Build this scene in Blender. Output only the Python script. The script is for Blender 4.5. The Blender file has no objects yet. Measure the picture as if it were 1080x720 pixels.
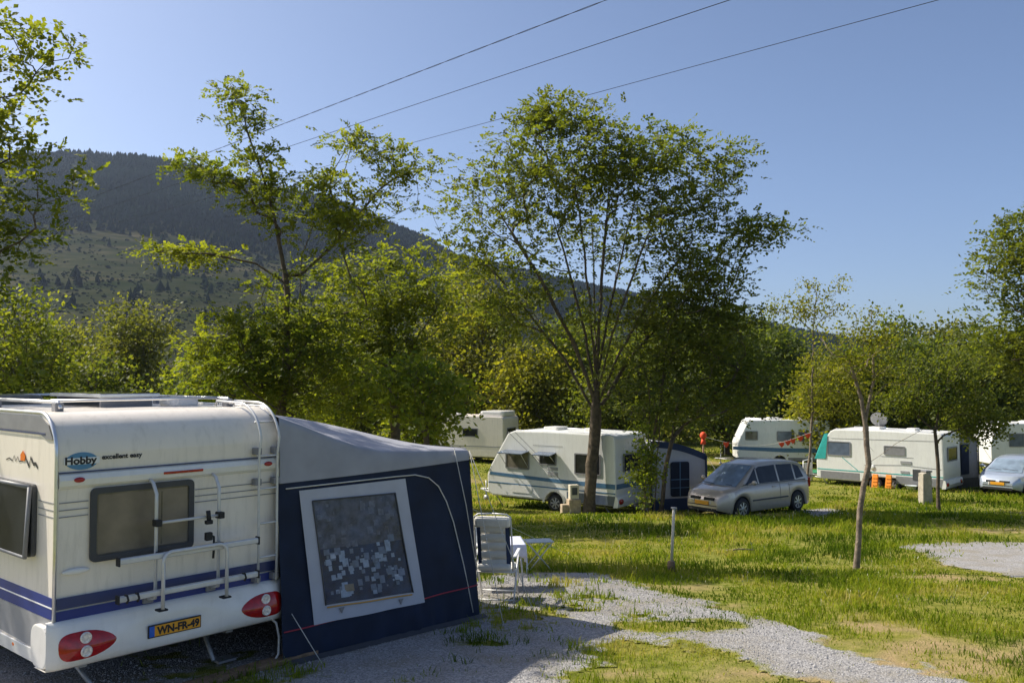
HAZE, SUN_EL, SUN_E, SKY, EXPO = 0.00013, 45, 4.7, .116, .60
import bpy, bmesh, math, random
import numpy as np
from mathutils import Vector, Matrix
PI = math.pi
random.seed(7)
scene = bpy.context.scene
COL = scene.collection
# ------------------------------------------------------------------ camera model
F, CX, CY, HOR, CAMZ = 950.0, 540.0, 360.0, 395.0, 3.0
PITCH = math.atan((HOR - CY) / F)
def ray(u, v):
    cx = (u - CX) / F; cy = (CY - v) / F
    return cx, math.cos(PITCH) - cy * math.sin(PITCH), math.sin(PITCH) + cy * math.cos(PITCH)
def P(u, v, y):
    a, b, c = ray(u, v); s = y / b
    return Vector((a * s, y, CAMZ + c * s))
# ------------------------------------------------------------------ noise
def _h(ix, iy, seed):
    n = (ix * 374761393 + iy * 668265263 + seed * 144665) & 0xffffffff
    n = ((n ^ (n >> 13)) * 1274126177) & 0xffffffff
    return ((n ^ (n >> 16)) & 0xffff) / 65535.0
def vnoise(x, y, seed=0):
    x = np.asarray(x, float); y = np.asarray(y, float)
    ix = np.floor(x).astype(np.int64); iy = np.floor(y).astype(np.int64)
    fx = x - ix; fy = y - iy
    fx = fx * fx * (3 - 2 * fx); fy = fy * fy * (3 - 2 * fy)
    a = _h(ix, iy, seed); b = _h(ix + 1, iy, seed); c = _h(ix, iy + 1, seed); d = _h(ix + 1, iy + 1, seed)
    return (a * (1 - fx) + b * fx) * (1 - fy) + (c * (1 - fx) + d * fx) * fy
def fbm(x, y, seed=0, o=4):
    s = 0; a = .5; t = 0
    for i in range(o):
        s = s + a * vnoise(np.asarray(x) * 2 ** i, np.asarray(y) * 2 ** i, seed + i * 17); t += a; a *= .5
    return s / t
# ------------------------------------------------------------------ ground
GY = [-3000, -60, -15, 0, 9, 11.5, 13, 16, 22, 25, 27, 29.5, 33, 40, 60, 110, 300, 3500]
GZ = [1.0, .6, .3, .05, -.02, -.12, -.2, -.5, -.85, -1.0, -1.2, -1.5, -1.75, -1.95, -2.1, -2.4, -2.4, -2.4]
_gy = np.arange(-60, 140, .25); _gz = np.interp(_gy, GY, GZ)
_gz = np.convolve(np.pad(_gz, 4, mode='edge'), np.ones(9) / 9, 'valid')
def g(x, y):
    x = np.asarray(x, float); y = np.asarray(y, float)
    z = np.where((y > -55) & (y < 135), np.interp(y, _gy, _gz), np.interp(y, GY, GZ))
    far = np.clip((y - 12) / 10, 0, 1)
    z = z + far * (.16 * (fbm(x * .12 + 5, y * .12, 3, 2) - .5))
    return z
def gz(x, y): return float(g(x, y))
def G(u, v):
    a, b, c = ray(u, v); lo, hi = 3., 160.
    for i in range(60):
        y = (lo + hi) / 2
        if CAMZ + c / b * y > gz(a / b * y, y): lo = y
        else: hi = y
    return Vector((a / b * lo, lo, gz(a / b * lo, lo)))
# ------------------------------------------------------------------ materials
def nn(nt, t, **kw):
    n = nt.nodes.new(t)
    for k, v in kw.items(): setattr(n, k, v)
    return n
def mat(name, col, rough=.6, metal=0., var=.12, scale=8., bump=0., bscale=60., spec=.5, coat=0., dirt=0.):
    m = bpy.data.materials.new(name); m.use_nodes = True; nt = m.node_tree; L = nt.links
    b = nt.nodes['Principled BSDF']
    tc = nn(nt, 'ShaderNodeTexCoord'); no = nn(nt, 'ShaderNodeTexNoise')
    no.inputs['Scale'].default_value = scale; no.inputs['Detail'].default_value = 5
    L.new(tc.outputs['Object'], no.inputs['Vector'])
    mx = nn(nt, 'ShaderNodeMix', data_type='RGBA')
    mr = nn(nt, 'ShaderNodeMapRange'); mr.inputs[1].default_value = .3; mr.inputs[2].default_value = .7
    L.new(no.outputs['Fac'], mr.inputs[0]); L.new(mr.outputs[0], mx.inputs[0])
    mx.inputs[6].default_value = tuple(max(0, c * (1 - var)) for c in col) + (1,)
    mx.inputs[7].default_value = tuple(min(1, c * (1 + var)) for c in col) + (1,)
    out = mx.outputs[2]
    if dirt:
        n2 = nn(nt, 'ShaderNodeTexNoise'); n2.inputs['Scale'].default_value = 3; n2.inputs['Detail'].default_value = 8; n2.inputs['Roughness'].default_value = .7
        mp = nn(nt, 'ShaderNodeMapping'); mp.inputs['Scale'].default_value = (4, 4, .6)
        L.new(tc.outputs['Object'], mp.inputs[0]); L.new(mp.outputs[0], n2.inputs['Vector'])
        r2 = nn(nt, 'ShaderNodeMapRange'); r2.inputs[1].default_value = .5; r2.inputs[2].default_value = .8; r2.inputs[4].default_value = dirt
        L.new(n2.outputs['Fac'], r2.inputs[0])
        m2 = nn(nt, 'ShaderNodeMix', data_type='RGBA'); L.new(r2.outputs[0], m2.inputs[0]); L.new(out, m2.inputs[6])
        m2.inputs[7].default_value = (.22, .19, .13, 1); out = m2.outputs[2]
    L.new(out, b.inputs['Base Color'])
    b.inputs['Roughness'].default_value = rough; b.inputs['Metallic'].default_value = metal
    b.inputs['Specular IOR Level'].default_value = spec; b.inputs['Coat Weight'].default_value = coat
    if bump:
        n3 = nn(nt, 'ShaderNodeTexNoise'); n3.inputs['Scale'].default_value = bscale; n3.inputs['Detail'].default_value = 4
        L.new(tc.outputs['Object'], n3.inputs['Vector']); bp = nn(nt, 'ShaderNodeBump')
        bp.inputs['Strength'].default_value = bump; bp.inputs['Distance'].default_value = .02
        L.new(n3.outputs['Fac'], bp.inputs['Height']); L.new(bp.outputs[0], b.inputs['Normal'])
    return m
def leafmat(name, c1, c2, trans=.45, scale=.35):
    m = bpy.data.materials.new(name); m.use_nodes = True; nt = m.node_tree; L = nt.links
    for n in list(nt.nodes): nt.nodes.remove(n)
    o = nn(nt, 'ShaderNodeOutputMaterial'); ge = nn(nt, 'ShaderNodeNewGeometry'); tc = nn(nt, 'ShaderNodeTexCoord')
    no = nn(nt, 'ShaderNodeTexNoise'); no.inputs['Scale'].default_value = scale; no.inputs['Detail'].default_value = 3
    L.new(tc.outputs['Object'], no.inputs['Vector'])
    ad = nn(nt, 'ShaderNodeMath', operation='MULTIPLY_ADD'); L.new(ge.outputs['Random Per Island'], ad.inputs[0]); ad.inputs[1].default_value = .7
    su = nn(nt, 'ShaderNodeMath', operation='MULTIPLY_ADD'); L.new(no.outputs['Fac'], su.inputs[0]); su.inputs[1].default_value = 1.3; su.inputs[2].default_value = -.5
    L.new(su.outputs[0], ad.inputs[2]); ad.use_clamp = True
    mx = nn(nt, 'ShaderNodeMix', data_type='RGBA'); L.new(ad.outputs[0], mx.inputs[0]); mx.inputs[6].default_value = c1 + (1,); mx.inputs[7].default_value = c2 + (1,)
    b = nn(nt, 'ShaderNodeBsdfPrincipled'); L.new(mx.outputs[2], b.inputs['Base Color']); b.inputs['Roughness'].default_value = .55; b.inputs['Specular IOR Level'].default_value = .25
    t = nn(nt, 'ShaderNodeBsdfTranslucent')
    hv = nn(nt, 'ShaderNodeMix', data_type='RGBA', blend_type='MULTIPLY'); hv.inputs[0].default_value = 1; L.new(mx.outputs[2], hv.inputs[6]); hv.inputs[7].default_value = (2.6, 2.5, .9, 1)
    L.new(hv.outputs[2], t.inputs['Color'])
    ms = nn(nt, 'ShaderNodeMixShader'); ms.inputs[0].default_value = trans
    L.new(b.outputs[0], ms.inputs[1]); L.new(t.outputs[0], ms.inputs[2]); L.new(ms.outputs[0], o.inputs[0])
    return m
def glassmat(name, col, rough=.06, spec=.6, var=.5, scale=3):
    return mat(name, col, rough=rough, var=var, scale=scale, spec=spec)
def clearmat(name, alpha=.75, tint=(.8, .85, .9)):
    m = bpy.data.materials.new(name); m.use_nodes = True; nt = m.node_tree; L = nt.links
    for n in list(nt.nodes): nt.nodes.remove(n)
    o = nn(nt, 'ShaderNodeOutputMaterial'); t = nn(nt, 'ShaderNodeBsdfTransparent'); t.inputs[0].default_value = tint + (1,)
    gl = nn(nt, 'ShaderNodeBsdfGlossy'); gl.inputs['Roughness'].default_value = .3
    tc = nn(nt, 'ShaderNodeTexCoord'); no = nn(nt, 'ShaderNodeTexNoise'); no.inputs['Scale'].default_value = 5
    L.new(tc.outputs['Object'], no.inputs['Vector']); bp = nn(nt, 'ShaderNodeBump'); bp.inputs['Strength'].default_value = .4; bp.inputs['Distance'].default_value = .05
    L.new(no.outputs['Fac'], bp.inputs['Height']); L.new(bp.outputs[0], gl.inputs['Normal'])
    ms = nn(nt, 'ShaderNodeMixShader'); ms.inputs[0].default_value = 1 - alpha
    L.new(t.outputs[0], ms.inputs[1]); L.new(gl.outputs[0], ms.inputs[2]); L.new(ms.outputs[0], o.inputs[0])
    return m
M = {}
M['van'] = mat('van_cream_panel', (.84, .765, .665), .38, var=.03, scale=2, coat=.2, dirt=.3)
M['vanwhite'] = mat('van_white_panel', (.77, .77, .745), .4, var=.04, scale=2, coat=.2, dirt=.25)
M['vanroof'] = mat('van_roof', (.68, .69, .69), .42, var=.06, scale=3, dirt=.2)
M['moulding'] = mat('white_moulding', (.8, .78, .74), .3, var=.03, coat=.3, dirt=.15)
M['alu'] = mat('aluminium', (.72, .72, .72), .32, metal=.85, var=.06, scale=20)
M['alug'] = mat('painted_grey_tube', (.62, .62, .62), .4, metal=.2, var=.05, scale=20)
M['dgrey'] = mat('dark_grey_plastic', (.06, .062, .068), .5, var=.15)
M['frame'] = mat('window_frame_grey', (.05, .052, .058), .5, var=.1)
M['mgrey'] = mat('mid_grey_trim', (.22, .22, .23), .5, var=.1)
M['black'] = mat('black_rubber', (.018, .018, .018), .7, var=.2, bump=.2)
M['royal'] = mat('royal_blue_stripe', (.012, .03, .20), .4, var=.06)
M['navy'] = mat('navy_stripe', (.03, .045, .14), .4, var=.06)
M['steelblue'] = mat('steel_blue_stripe', (.07, .17, .30), .45, var=.12)
M['white'] = mat('white_paint', (.8, .8, .78), .45, var=.05)
M['stripegrey'] = mat('grey_stripe', (.30, .30, .31), .45, var=.06)
M['red'] = mat('red_lens', (.38, .008, .008), .18, var=.25, scale=22, coat=.4)
M['lens'] = mat('clear_lens', (.75, .70, .66), .2, metal=.2, var=.3, scale=60, coat=.5)
M['amber'] = mat('amber_lens', (.75, .16, .02), .25, var=.15)
M['plate'] = mat('yellow_plate', (.80, .36, .02), .45, var=.06)
M['plateblue'] = mat('plate_blue', (.02, .12, .55), .45, var=.06)
M['ink'] = mat('black_ink', (.012, .012, .015), .5, var=.1)
M['logo'] = mat('logo_blue', (.08, .24, .42), .4, var=.04)
M['pane'] = glassmat('tinted_acrylic', (.16, .145, .115), .12, .5, .45, 3.5)  # brownish tint; its mottling is painted in for reflected trees
M['panedark'] = glassmat('dark_glass', (.022, .024, .027), .08, .28, .4, 4)
M['paneblue'] = glassmat('bluish_pane', (.10, .13, .19), .15, .6, .2, 4)  # on window panes the blue base colour stands in for a reflection
M['canvas'] = mat('navy_canvas', (.0055, .0135, .037), .85, var=.3, scale=3, bump=.55, bscale=5)
M['canvasgrey'] = mat('grey_canvas', (.32, .325, .36), .75, var=.1, scale=3, bump=.35, bscale=5)
M['canvaswhite'] = mat('pale_grey_canvas', (.45, .46, .51), .8, var=.05, scale=5, bump=.2, bscale=260)
M['piping'] = mat('cream_piping', (.62, .60, .55), .7)
M['redpipe'] = mat('red_piping', (.35, .03, .05), .7)
M['rope'] = mat('pale_rope', (.6, .58, .52), .8)
M['sheer'] = mat('sheer_grey', (.10, .10, .135), .8, var=.5, scale=12)  # grey sheer whose mottled colour also imitates a reflection on the window
M['sheerd'] = mat('curtain_navy', (.016, .032, .085), .8, var=.35, scale=10)
M['sq1'] = mat('curtain_white_print', (.42, .46, .54), .8, var=.2, scale=20)
M['sq2'] = mat('curtain_grey_print', (.20, .23, .30), .8, var=.2, scale=20)
M['squ'] = mat('curtain_faint_print', (.17, .17, .215), .8, var=.3, scale=20)
M['sq3'] = mat('curtain_ochre_print', (.3, .22, .15), .8, var=.2, scale=20)
M['ochre'] = mat('ochre_binding', (.6, .33, .08), .8)
M['steel'] = mat('galvanised_steel', (.38, .38, .38), .5, metal=.6, var=.2, scale=25)
M['wood'] = mat('weathered_wood', (.22, .14, .08), .85, var=.35, scale=14, bump=.4)
M['solar'] = mat('solar_cells', (.02, .04, .09), .12, var=.2, coat=.5)
M['teal'] = mat('teal_cover', (.02, .36, .34), .7, var=.12)
M['orange'] = mat('orange_plastic', (.85, .28, .02), .5, var=.08)
M['orangered'] = mat('orange_red_cloth', (.80, .08, .015), .7, var=.1)
M['lime'] = mat('cream_cushion', (.80, .77, .70), .85, var=.06, bump=.2, bscale=90)
M['chairblue'] = mat('chair_navy_fabric', (.02, .04, .10), .8, var=.1)
M['cloth'] = mat('lilac_white_cloth', (.62, .64, .78), .85, var=.1, scale=18)
M['stone'] = mat('sandstone_block', (.42, .33, .23), .9, var=.25, scale=9, bump=.6, bscale=30)
M['concrete'] = mat('concrete_post', (.40, .36, .29), .9, var=.2, scale=9, bump=.5, bscale=30)
M['bottle'] = mat('green_glass', (.12, .2, .12), .15, var=.1)
M['bowl'] = mat('pale_plastic', (.5, .54, .56), .5)
M['beige'] = mat('beige_enamel', (.62, .56, .45), .5, var=.08, dirt=.2)
def bark(name, c):
    return mat(name, c, .92, var=.45, scale=9, bump=.9, bscale=25)
M['bark'] = bark('bark_brown', (.10, .075, .05)); M['barkg'] = bark('bark_grey', (.20, .155, .115))
M['lf_locust'] = leafmat('leaf_locust', (.050, .080, .013), (.17, .182, .023), .5)
M['lf_mid'] = leafmat('leaf_mid', (.040, .064, .012), (.135, .148, .021), .46)
M['lf_dark'] = leafmat('leaf_dark', (.040, .066, .014), (.120, .142, .024), .45)
M['lf_yellow'] = leafmat('leaf_yellow', (.085, .105, .012), (.20, .19, .022), .48)
M['lf_olive'] = leafmat('leaf_olive', (.06, .075, .018), (.145, .15, .035), .45)
M['lf_bright'] = leafmat('leaf_bright', (.060, .098, .012), (.175, .19, .022), .48)
# ------------------------------------------------------------------ mesh builder
class MB:
    def __init__(s): s.v = []; s.f = []; s.m = []; s.sm = []
    def add(s, vs, fs, mi=0, smooth=False):
        o = len(s.v); s.v += [tuple(v) for v in vs]
        for f in fs: s.f.append([i + o for i in f]); s.m.append(mi); s.sm.append(smooth)
        return s
    def box(s, x0, x1, y0, y1, z0, z1, mi=0, bev=0., mtx=None):
        if bev > 0:
            bm = bmesh.new(); bmesh.ops.create_cube(bm, size=1)
            bmesh.ops.scale(bm, vec=(x1 - x0, y1 - y0, z1 - z0), verts=bm.verts)
            bmesh.ops.translate(bm, vec=((x0 + x1) / 2, (y0 + y1) / 2, (z0 + z1) / 2), verts=bm.verts)
            bmesh.ops.bevel(bm, geom=bm.edges[:], offset=bev, segments=2, affect='EDGES', profile=.5)
            s.bm(bm, mi, mtx); return s
        vs = [(x, y, z) for x in (x0, x1) for y in (y0, y1) for z in (z0, z1)]
        if mtx: vs = [mtx @ Vector(v) for v in vs]
        return s.add(vs, [(0, 1, 3, 2), (4, 6, 7, 5), (0, 4, 5, 1), (2, 3, 7, 6), (0, 2, 6, 4), (1, 5, 7, 3)], mi)
    def bm(s, bm, mi=0, mtx=None, smooth=False):
        bm.verts.index_update(); vs = [(mtx @ v.co) if mtx else v.co.copy() for v in bm.verts]
        s.add(vs, [[v.index for v in f.verts] for f in bm.faces], mi, smooth); bm.free(); return s
    def prism(s, pts, axis, a, b, mi=0, bev=0., seg=2):
        """extrude the closed 2D outline pts along axis from a to b"""
        def to3(p, t):
            return {'x': (t, p[0], p[1]), 'y': (p[0], t, p[1]), 'z': (p[0], p[1], t)}[axis]
        bm = bmesh.new(); A = [bm.verts.new(to3(p, a)) for p in pts]; B = [bm.verts.new(to3(p, b)) for p in pts]
        n = len(pts); fa = bm.faces.new(A); fb = bm.faces.new(list(reversed(B)))
        for i in range(n): bm.faces.new([A[(i + 1) % n], A[i], B[i], B[(i + 1) % n]])
        bmesh.ops.recalc_face_normals(bm, faces=bm.faces[:])
        if bev > 0:
            bmesh.ops.bevel(bm, geom=list(fa.edges) + list(fb.edges), offset=bev, segments=seg, affect='EDGES', profile=.6)
        return s.bm(bm, mi, None, False)
    def tube(s, pts, r, n=8, mi=0, caps=True, r2=None):
        pts = [Vector(p) for p in pts]; m = len(pts); rings = []
        up = Vector((0, 0, 1)); t0 = (pts[1] - pts[0]).normalized()
        if abs(t0.dot(up)) > .9: up = Vector((1, 0, 0))
        nrm = t0.cross(up).normalized()
        for i, p in enumerate(pts):
            t = ((pts[min(i + 1, m - 1)] - p).normalized() + (p - pts[max(i - 1, 0)]).normalized())
            t = t.normalized() if t.length > 1e-6 else t0
            nrm = (nrm - t * nrm.dot(t)).normalized(); bn = t.cross(nrm)
            rr = r if r2 is None else r + (r2 - r) * i / (m - 1)
            rings.append([p + (nrm * math.cos(2 * PI * k / n) + bn * math.sin(2 * PI * k / n)) * rr for k in range(n)])
        vs = [v for rg in rings for v in rg]; fs = []
        for i in range(m - 1):
            for k in range(n): fs.append((i * n + k, i * n + (k + 1) % n, (i + 1) * n + (k + 1) % n, (i + 1) * n + k))
        if caps: fs += [list(range(n))[::-1], [(m - 1) * n + k for k in range(n)]]
        return s.add(vs, fs, mi, True)
    def lathe(s, prof, axis='z', n=24, c=(0, 0, 0), mi=0):
        vs = []; fs = []; m = len(prof)
        for r, h in prof:
            for k in range(n):
                a = 2 * PI * k / n; p, q = r * math.cos(a), r * math.sin(a)
                v = {'z': (p, q, h), 'x': (h, p, q), 'y': (p, h, q)}[axis]; vs.append((v[0] + c[0], v[1] + c[1], v[2] + c[2]))
        for i in range(m - 1):
            for k in range(n): fs.append((i * n + k, i * n + (k + 1) % n, (i + 1) * n + (k + 1) % n, (i + 1) * n + k))
        return s.add(vs, fs, mi, True)
    def grid(s, fn, nu, nv, mi=0, smooth=True, close=False):
        vs = [fn(i / nu, j / nv) for i in range(nu + 1) for j in range(nv + 1)]
        fs = [(i * (nv + 1) + j, i * (nv + 1) + j + 1, (i + 1) * (nv + 1) + j + 1, (i + 1) * (nv + 1) + j) for i in range(nu) for j in range(nv)]
        return s.add(vs, fs, mi, smooth)
    def ell(s, c, rx, ry, rz, n=12, mi=0):
        vs = []; fs = []; m = n // 2
        for i in range(m + 1):
            t = PI * i / m
            for k in range(n):
                a = 2 * PI * k / n; vs.append((c[0] + rx * math.sin(t) * math.cos(a), c[1] + ry * math.sin(t) * math.sin(a), c[2] + rz * math.cos(t)))
        for i in range(m):
            for k in range(n): fs.append((i * n + k, (i + 1) * n + k, (i + 1) * n + (k + 1) % n, i * n + (k + 1) % n))
        return s.add(vs, fs, mi, True)
def mkobj(name, mb, mats, parent=None, smooth=None, label=None):
    me = bpy.data.meshes.new(name); me.from_pydata([tuple(v) for v in mb.v], [], mb.f)
    for m in (mats if isinstance(mats, (list, tuple)) else [mats]): me.materials.append(m)
    me.polygons.foreach_set('material_index', mb.m); me.polygons.foreach_set('use_smooth', mb.sm if smooth is None else [smooth] * len(mb.f))
    bm = bmesh.new(); bm.from_mesh(me); bmesh.ops.recalc_face_normals(bm, faces=bm.faces[:]); bm.to_mesh(me); bm.free()
    me.update(); o = bpy.data.objects.new(name, me); COL.objects.link(o)
    if parent: o.parent = parent
    if label: o['label'] = label
    return o
def tag(o, label, cat, group=None):
    o['label'] = label; o['category'] = cat
    if group: o['group'] = group
    return o
def thing(name, label, cat, loc=(0, 0, 0), rz=0., group=None):
    o = bpy.data.objects.new(name, None); COL.objects.link(o); o.empty_display_size = .2
    o.location = loc; o.rotation_euler = (0, 0, rz); return tag(o, label, cat, group)
def struct(o, kind='structure'): o['kind'] = kind; return o
def npmesh(name, verts, faces_n, idx, mat_, parent=None, smooth=False):
    """verts (N,3) array, idx flat loops, faces_n verts per face (constant)"""
    me = bpy.data.meshes.new(name); nf = len(idx) // faces_n
    me.vertices.add(len(verts)); me.vertices.foreach_set('co', np.asarray(verts, np.float32).ravel())
    me.loops.add(len(idx)); me.loops.foreach_set('vertex_index', np.asarray(idx, np.int32))
    me.polygons.add(nf); me.polygons.foreach_set('loop_start', np.arange(nf, dtype=np.int32) * faces_n)
    me.polygons.foreach_set('loop_total', np.full(nf, faces_n, np.int32))
    me.polygons.foreach_set('use_smooth', np.full(nf, smooth))
    me.materials.append(mat_); me.update(calc_edges=True); me.validate()
    o = bpy.data.objects.new(name, me); COL.objects.link(o)
    if parent: o.parent = parent
    return o
def text_mb(txt, size, place, sx=1., bold=0.):
    """flat lettering as mesh; place(x, y) -> 3D point"""
    cu = bpy.data.curves.new('t', 'FONT'); cu.body = txt; cu.size = size; cu.resolution_u = 3; cu.offset = bold
    ob = bpy.data.objects.new('t', cu); COL.objects.link(ob)
    dg = bpy.context.evaluated_depsgraph_get(); me = bpy.data.meshes.new_from_object(ob.evaluated_get(dg))
    xs = [v.co.x for v in me.vertices]; x0, x1 = min(xs), max(xs)
    mb = MB(); mb.add([place((v.co.x - x0) * sx, v.co.y) for v in me.vertices], [list(p.vertices) for p in me.polygons])
    bpy.data.objects.remove(ob); bpy.data.curves.remove(cu); bpy.data.meshes.remove(me)
    mb.width = (x1 - x0) * sx
    return mb
def arc(cx, cy, r, a0, a1, n, ry=None):
    ry = r if ry is None else ry
    return [(cx + r * math.cos(math.radians(a0 + (a1 - a0) * i / n)), cy + ry * math.sin(math.radians(a0 + (a1 - a0) * i / n))) for i in range(n + 1)]
def rrect(x0, x1, y0, y1, r, n=4):
    return arc(x1 - r, y1 - r, r, 0, 90, n) + arc(x0 + r, y1 - r, r, 90, 180, n) + arc(x0 + r, y0 + r, r, 180, 270, n) + arc(x1 - r, y0 + r, r, 270, 360, n)
# ================================================================== TERRAIN
def masks(x, y):
    """gravel and bare-earth coverage at ground points, 0..1"""
    x = np.asarray(x, float); y = np.asarray(y, float)
    n = fbm(x * .9, y * .9, 11, 4) - .5; n2 = fbm(x * 2.5 + 7, y * 2.5, 31, 3) - .5
    gr = np.zeros_like(x)
    for poly in GRAVEL:
        gr = np.maximum(gr, 1 - np.clip((sdist(x, y, poly) + .05) / .5 + n * 1.8 + n2 * 1.0 + .5 * (fbm(x * 9, y * 9, 15, 2) - .5), 0, 1))
    isl = 1 - np.clip(np.hypot((x - .8) / 1.15, (y - 12.2) / 1.0) - .35, 0, 1); n3 = fbm(x * 6, y * 6, 71, 3) - .5
    gr = np.clip(gr - isl * (.62 + 1.5 * n + 2.2 * n3), 0, 1); gr = np.clip(gr - np.clip(((fbm(x * .8 + 9, y * .8, 83, 3) - .52) * 3.5 + n3 * 1.6) * np.clip(1.2 - x * .3, .25, 1), 0, .8) , 0, 1)
    for cx_, cy_, rx_, ry_ in ((1.7, 11.2, .55, .35), (.2, 11.9, .5, .3), (-.3, 10.4, .5, .18), (2.6, 11.4, .5, .4)):
        gr = gr - .9 * np.clip(1.25 - np.hypot((x - cx_) / rx_, (y - cy_) / ry_) + n * 1.5, 0, 1)
    gr = np.clip(gr, 0, 1)
    be = np.zeros_like(x)
    for cx_, cy_, r in BARE:
        be = np.maximum(be, np.clip(1.2 - np.hypot((x - cx_) / r[0], (y - cy_) / r[1]) * 1.15 + n * 2.6 + n2 * 2.4 + 2.2 * (fbm(x * 5, y * 5, 47, 2) - .5), 0, 1) * .85)
    be = np.maximum(be, np.clip((fbm(x * .35 + 3, y * .35, 77, 4) - .66) * 8, 0, 1) * .8)
    return gr, be
def sdist(x, y, poly):
    d = np.full(np.shape(x), 1e9); ins = np.zeros(np.shape(x), bool); n = len(poly)
    for i in range(n):
        ax, ay = poly[i]; bx, by = poly[(i + 1) % n]; ex, ey = bx - ax, by - ay
        t = np.clip(((x - ax) * ex + (y - ay) * ey) / (ex * ex + ey * ey), 0, 1)
        d = np.minimum(d, np.hypot(x - ax - t * ex, y - ay - t * ey))
        c = ((ay > y) != (by > y)); c &= x < (bx - ax) * (y - ay) / (by - ay + 1e-12) + ax; ins ^= c
    return np.where(ins, -d, d)
def gp(*pts): return [tuple(G(u, v)[:2]) for u, v in pts]
pathp = gp((560, 600), (610, 606), (665, 622), (740, 640), (800, 661), (880, 688), (960, 706), (1015, 724)) + [(6.3, 7.2), (4.4, 7.2)] + gp((905, 718), (835, 706), (765, 684), (700, 672), (645, 668), (600, 688), (562, 706)) + [(.0, 7.2), (-6., 6.2), (-11., 9.5), (-8., 13.5), (-3.2, 15.0), (-.6, 14.6)]
patchr = gp((975, 579), (1010, 573), (1085, 574), (1150, 580), (1190, 605), (1085, 607), (1030, 598))
patchc = gp((846, 539), (872, 537), (890, 541), (862, 545))
GRAVEL = [pathp, patchr, patchc]
BARE = []
for u, v, rx, ry in ((960, 680, 1.0, .35), (1010, 700, 1.0, .4), (925, 660, .6, .25), (690, 712, .7, .3), (1060, 690, .8, .35), (880, 650, .5, .2), (790, 640, .4, .18), (1000, 608, 1.6, .5), (1050, 560, 1.5, .4), (650, 560, .9, .3), (700, 640, .4, .2), (850, 716, .7, .25), (560, 625, .6, .3), (945, 600, .8, .3)):
    p = G(u, v); BARE.append((p.x, p.y, (rx, ry)))
def axis(segs):
    a = []
    for s0, s1, st in segs: a += list(np.arange(s0, s1, st))
    return np.array(a + [segs[-1][1]])
gx_ = axis([(-1900, -300, 200), (-300, -60, 20), (-60, -14, 2), (-14, 30, .3), (30, 80, 2.5), (80, 300, 20), (300, 1901, 200)])
gy_ = axis([(-700, -100, 100), (-100, 0, 10), (0, 6, 1), (6, 42, .3), (42, 70, 1), (70, 140, 5), (140, 400, 20), (400, 2101, 170)])
XX, YY = np.meshgrid(gx_, gy_); ZZ = g(XX, YY); nx, ny = len(gx_), len(gy_)
ii, jj = np.meshgrid(np.arange(nx - 1), np.arange(ny - 1)); q = (jj * nx + ii).ravel()
idx = np.stack([q, q + 1, q + nx + 1, q + nx], 1).ravel()
# ground material
def groundmat():
    m = bpy.data.materials.new('meadow_soil'); m.use_nodes = True; nt = m.node_tree; L = nt.links; b = nt.nodes['Principled BSDF']
    tc = nn(nt, 'ShaderNodeTexCoord'); at = nn(nt, 'ShaderNodeAttribute', attribute_name='bare')
    def noi(s, d=5):
        n = nn(nt, 'ShaderNodeTexNoise'); n.inputs['Scale'].default_value = s; n.inputs['Detail'].default_value = d; L.new(tc.outputs['Object'], n.inputs['Vector']); return n
    n1, n2, n3 = noi(.5), noi(6, 8), noi(45, 4)
    r = nn(nt, 'ShaderNodeValToRGB'); L.new(n2.outputs['Fac'], r.inputs[0]); e = r.color_ramp.elements
    e[0].position = .3; e[0].color = (.09, .11, .016, 1); e[1].position = .72; e[1].color = (.30, .26, .08, 1)
    k = r.color_ramp.elements.new(.5); k.color = (.17, .185, .025, 1)
    m1 = nn(nt, 'ShaderNodeMix', data_type='RGBA'); mr = nn(nt, 'ShaderNodeMapRange'); mr.inputs[1].default_value = .42; mr.inputs[2].default_value = .68; mr.inputs[4].default_value = .6
    L.new(n1.outputs['Fac'], mr.inputs[0]); L.new(mr.outputs[0], m1.inputs[0]); L.new(r.outputs[0], m1.inputs[6]); m1.inputs[7].default_value = (.26, .22, .045, 1)
    m2 = nn(nt, 'ShaderNodeMix', data_type='RGBA'); mul = nn(nt, 'ShaderNodeMath', operation='MULTIPLY_ADD'); L.new(n2.outputs['Fac'], mul.inputs[0]); mul.inputs[1].default_value = .9; mul.inputs[2].default_value = -.45
    ad = nn(nt, 'ShaderNodeMath', operation='ADD', use_clamp=True); L.new(mul.outputs[0], ad.inputs[0]); L.new(at.outputs['Fac'], ad.inputs[1])
    mm = nn(nt, 'ShaderNodeMath', operation='MULTIPLY', use_clamp=True); L.new(ad.outputs[0], mm.inputs[0]); L.new(at.outputs['Fac'], mm.inputs[1])
    es = nn(nt, 'ShaderNodeMix', data_type='RGBA'); L.new(n3.outputs['Fac'], es.inputs[0]); es.inputs[6].default_value = (.26, .17, .085, 1); es.inputs[7].default_value = (.46, .34, .20, 1)
    L.new(mm.outputs[0], m2.inputs[0]); L.new(m1.outputs[2], m2.inputs[6]); L.new(es.outputs[2], m2.inputs[7]); L.new(m2.outputs[2], b.inputs['Base Color'])
    b.inputs['Roughness'].default_value = .95; b.inputs['Specular IOR Level'].default_value = .1
    bp = nn(nt, 'ShaderNodeBump'); bp.inputs['Strength'].default_value = .8; bp.inputs['Distance'].default_value = .03; L.new(n3.outputs['Fac'], bp.inputs['Height']); L.new(bp.outputs[0], b.inputs['Normal'])
    return m
ground = npmesh('ground', np.stack([XX.ravel(), YY.ravel(), ZZ.ravel()], 1), 4, idx, groundmat(), smooth=True); struct(ground)
_, be = masks(XX.ravel(), YY.ravel()); near = (YY.ravel() < 60) & (np.abs(XX.ravel()) < 60)
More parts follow.
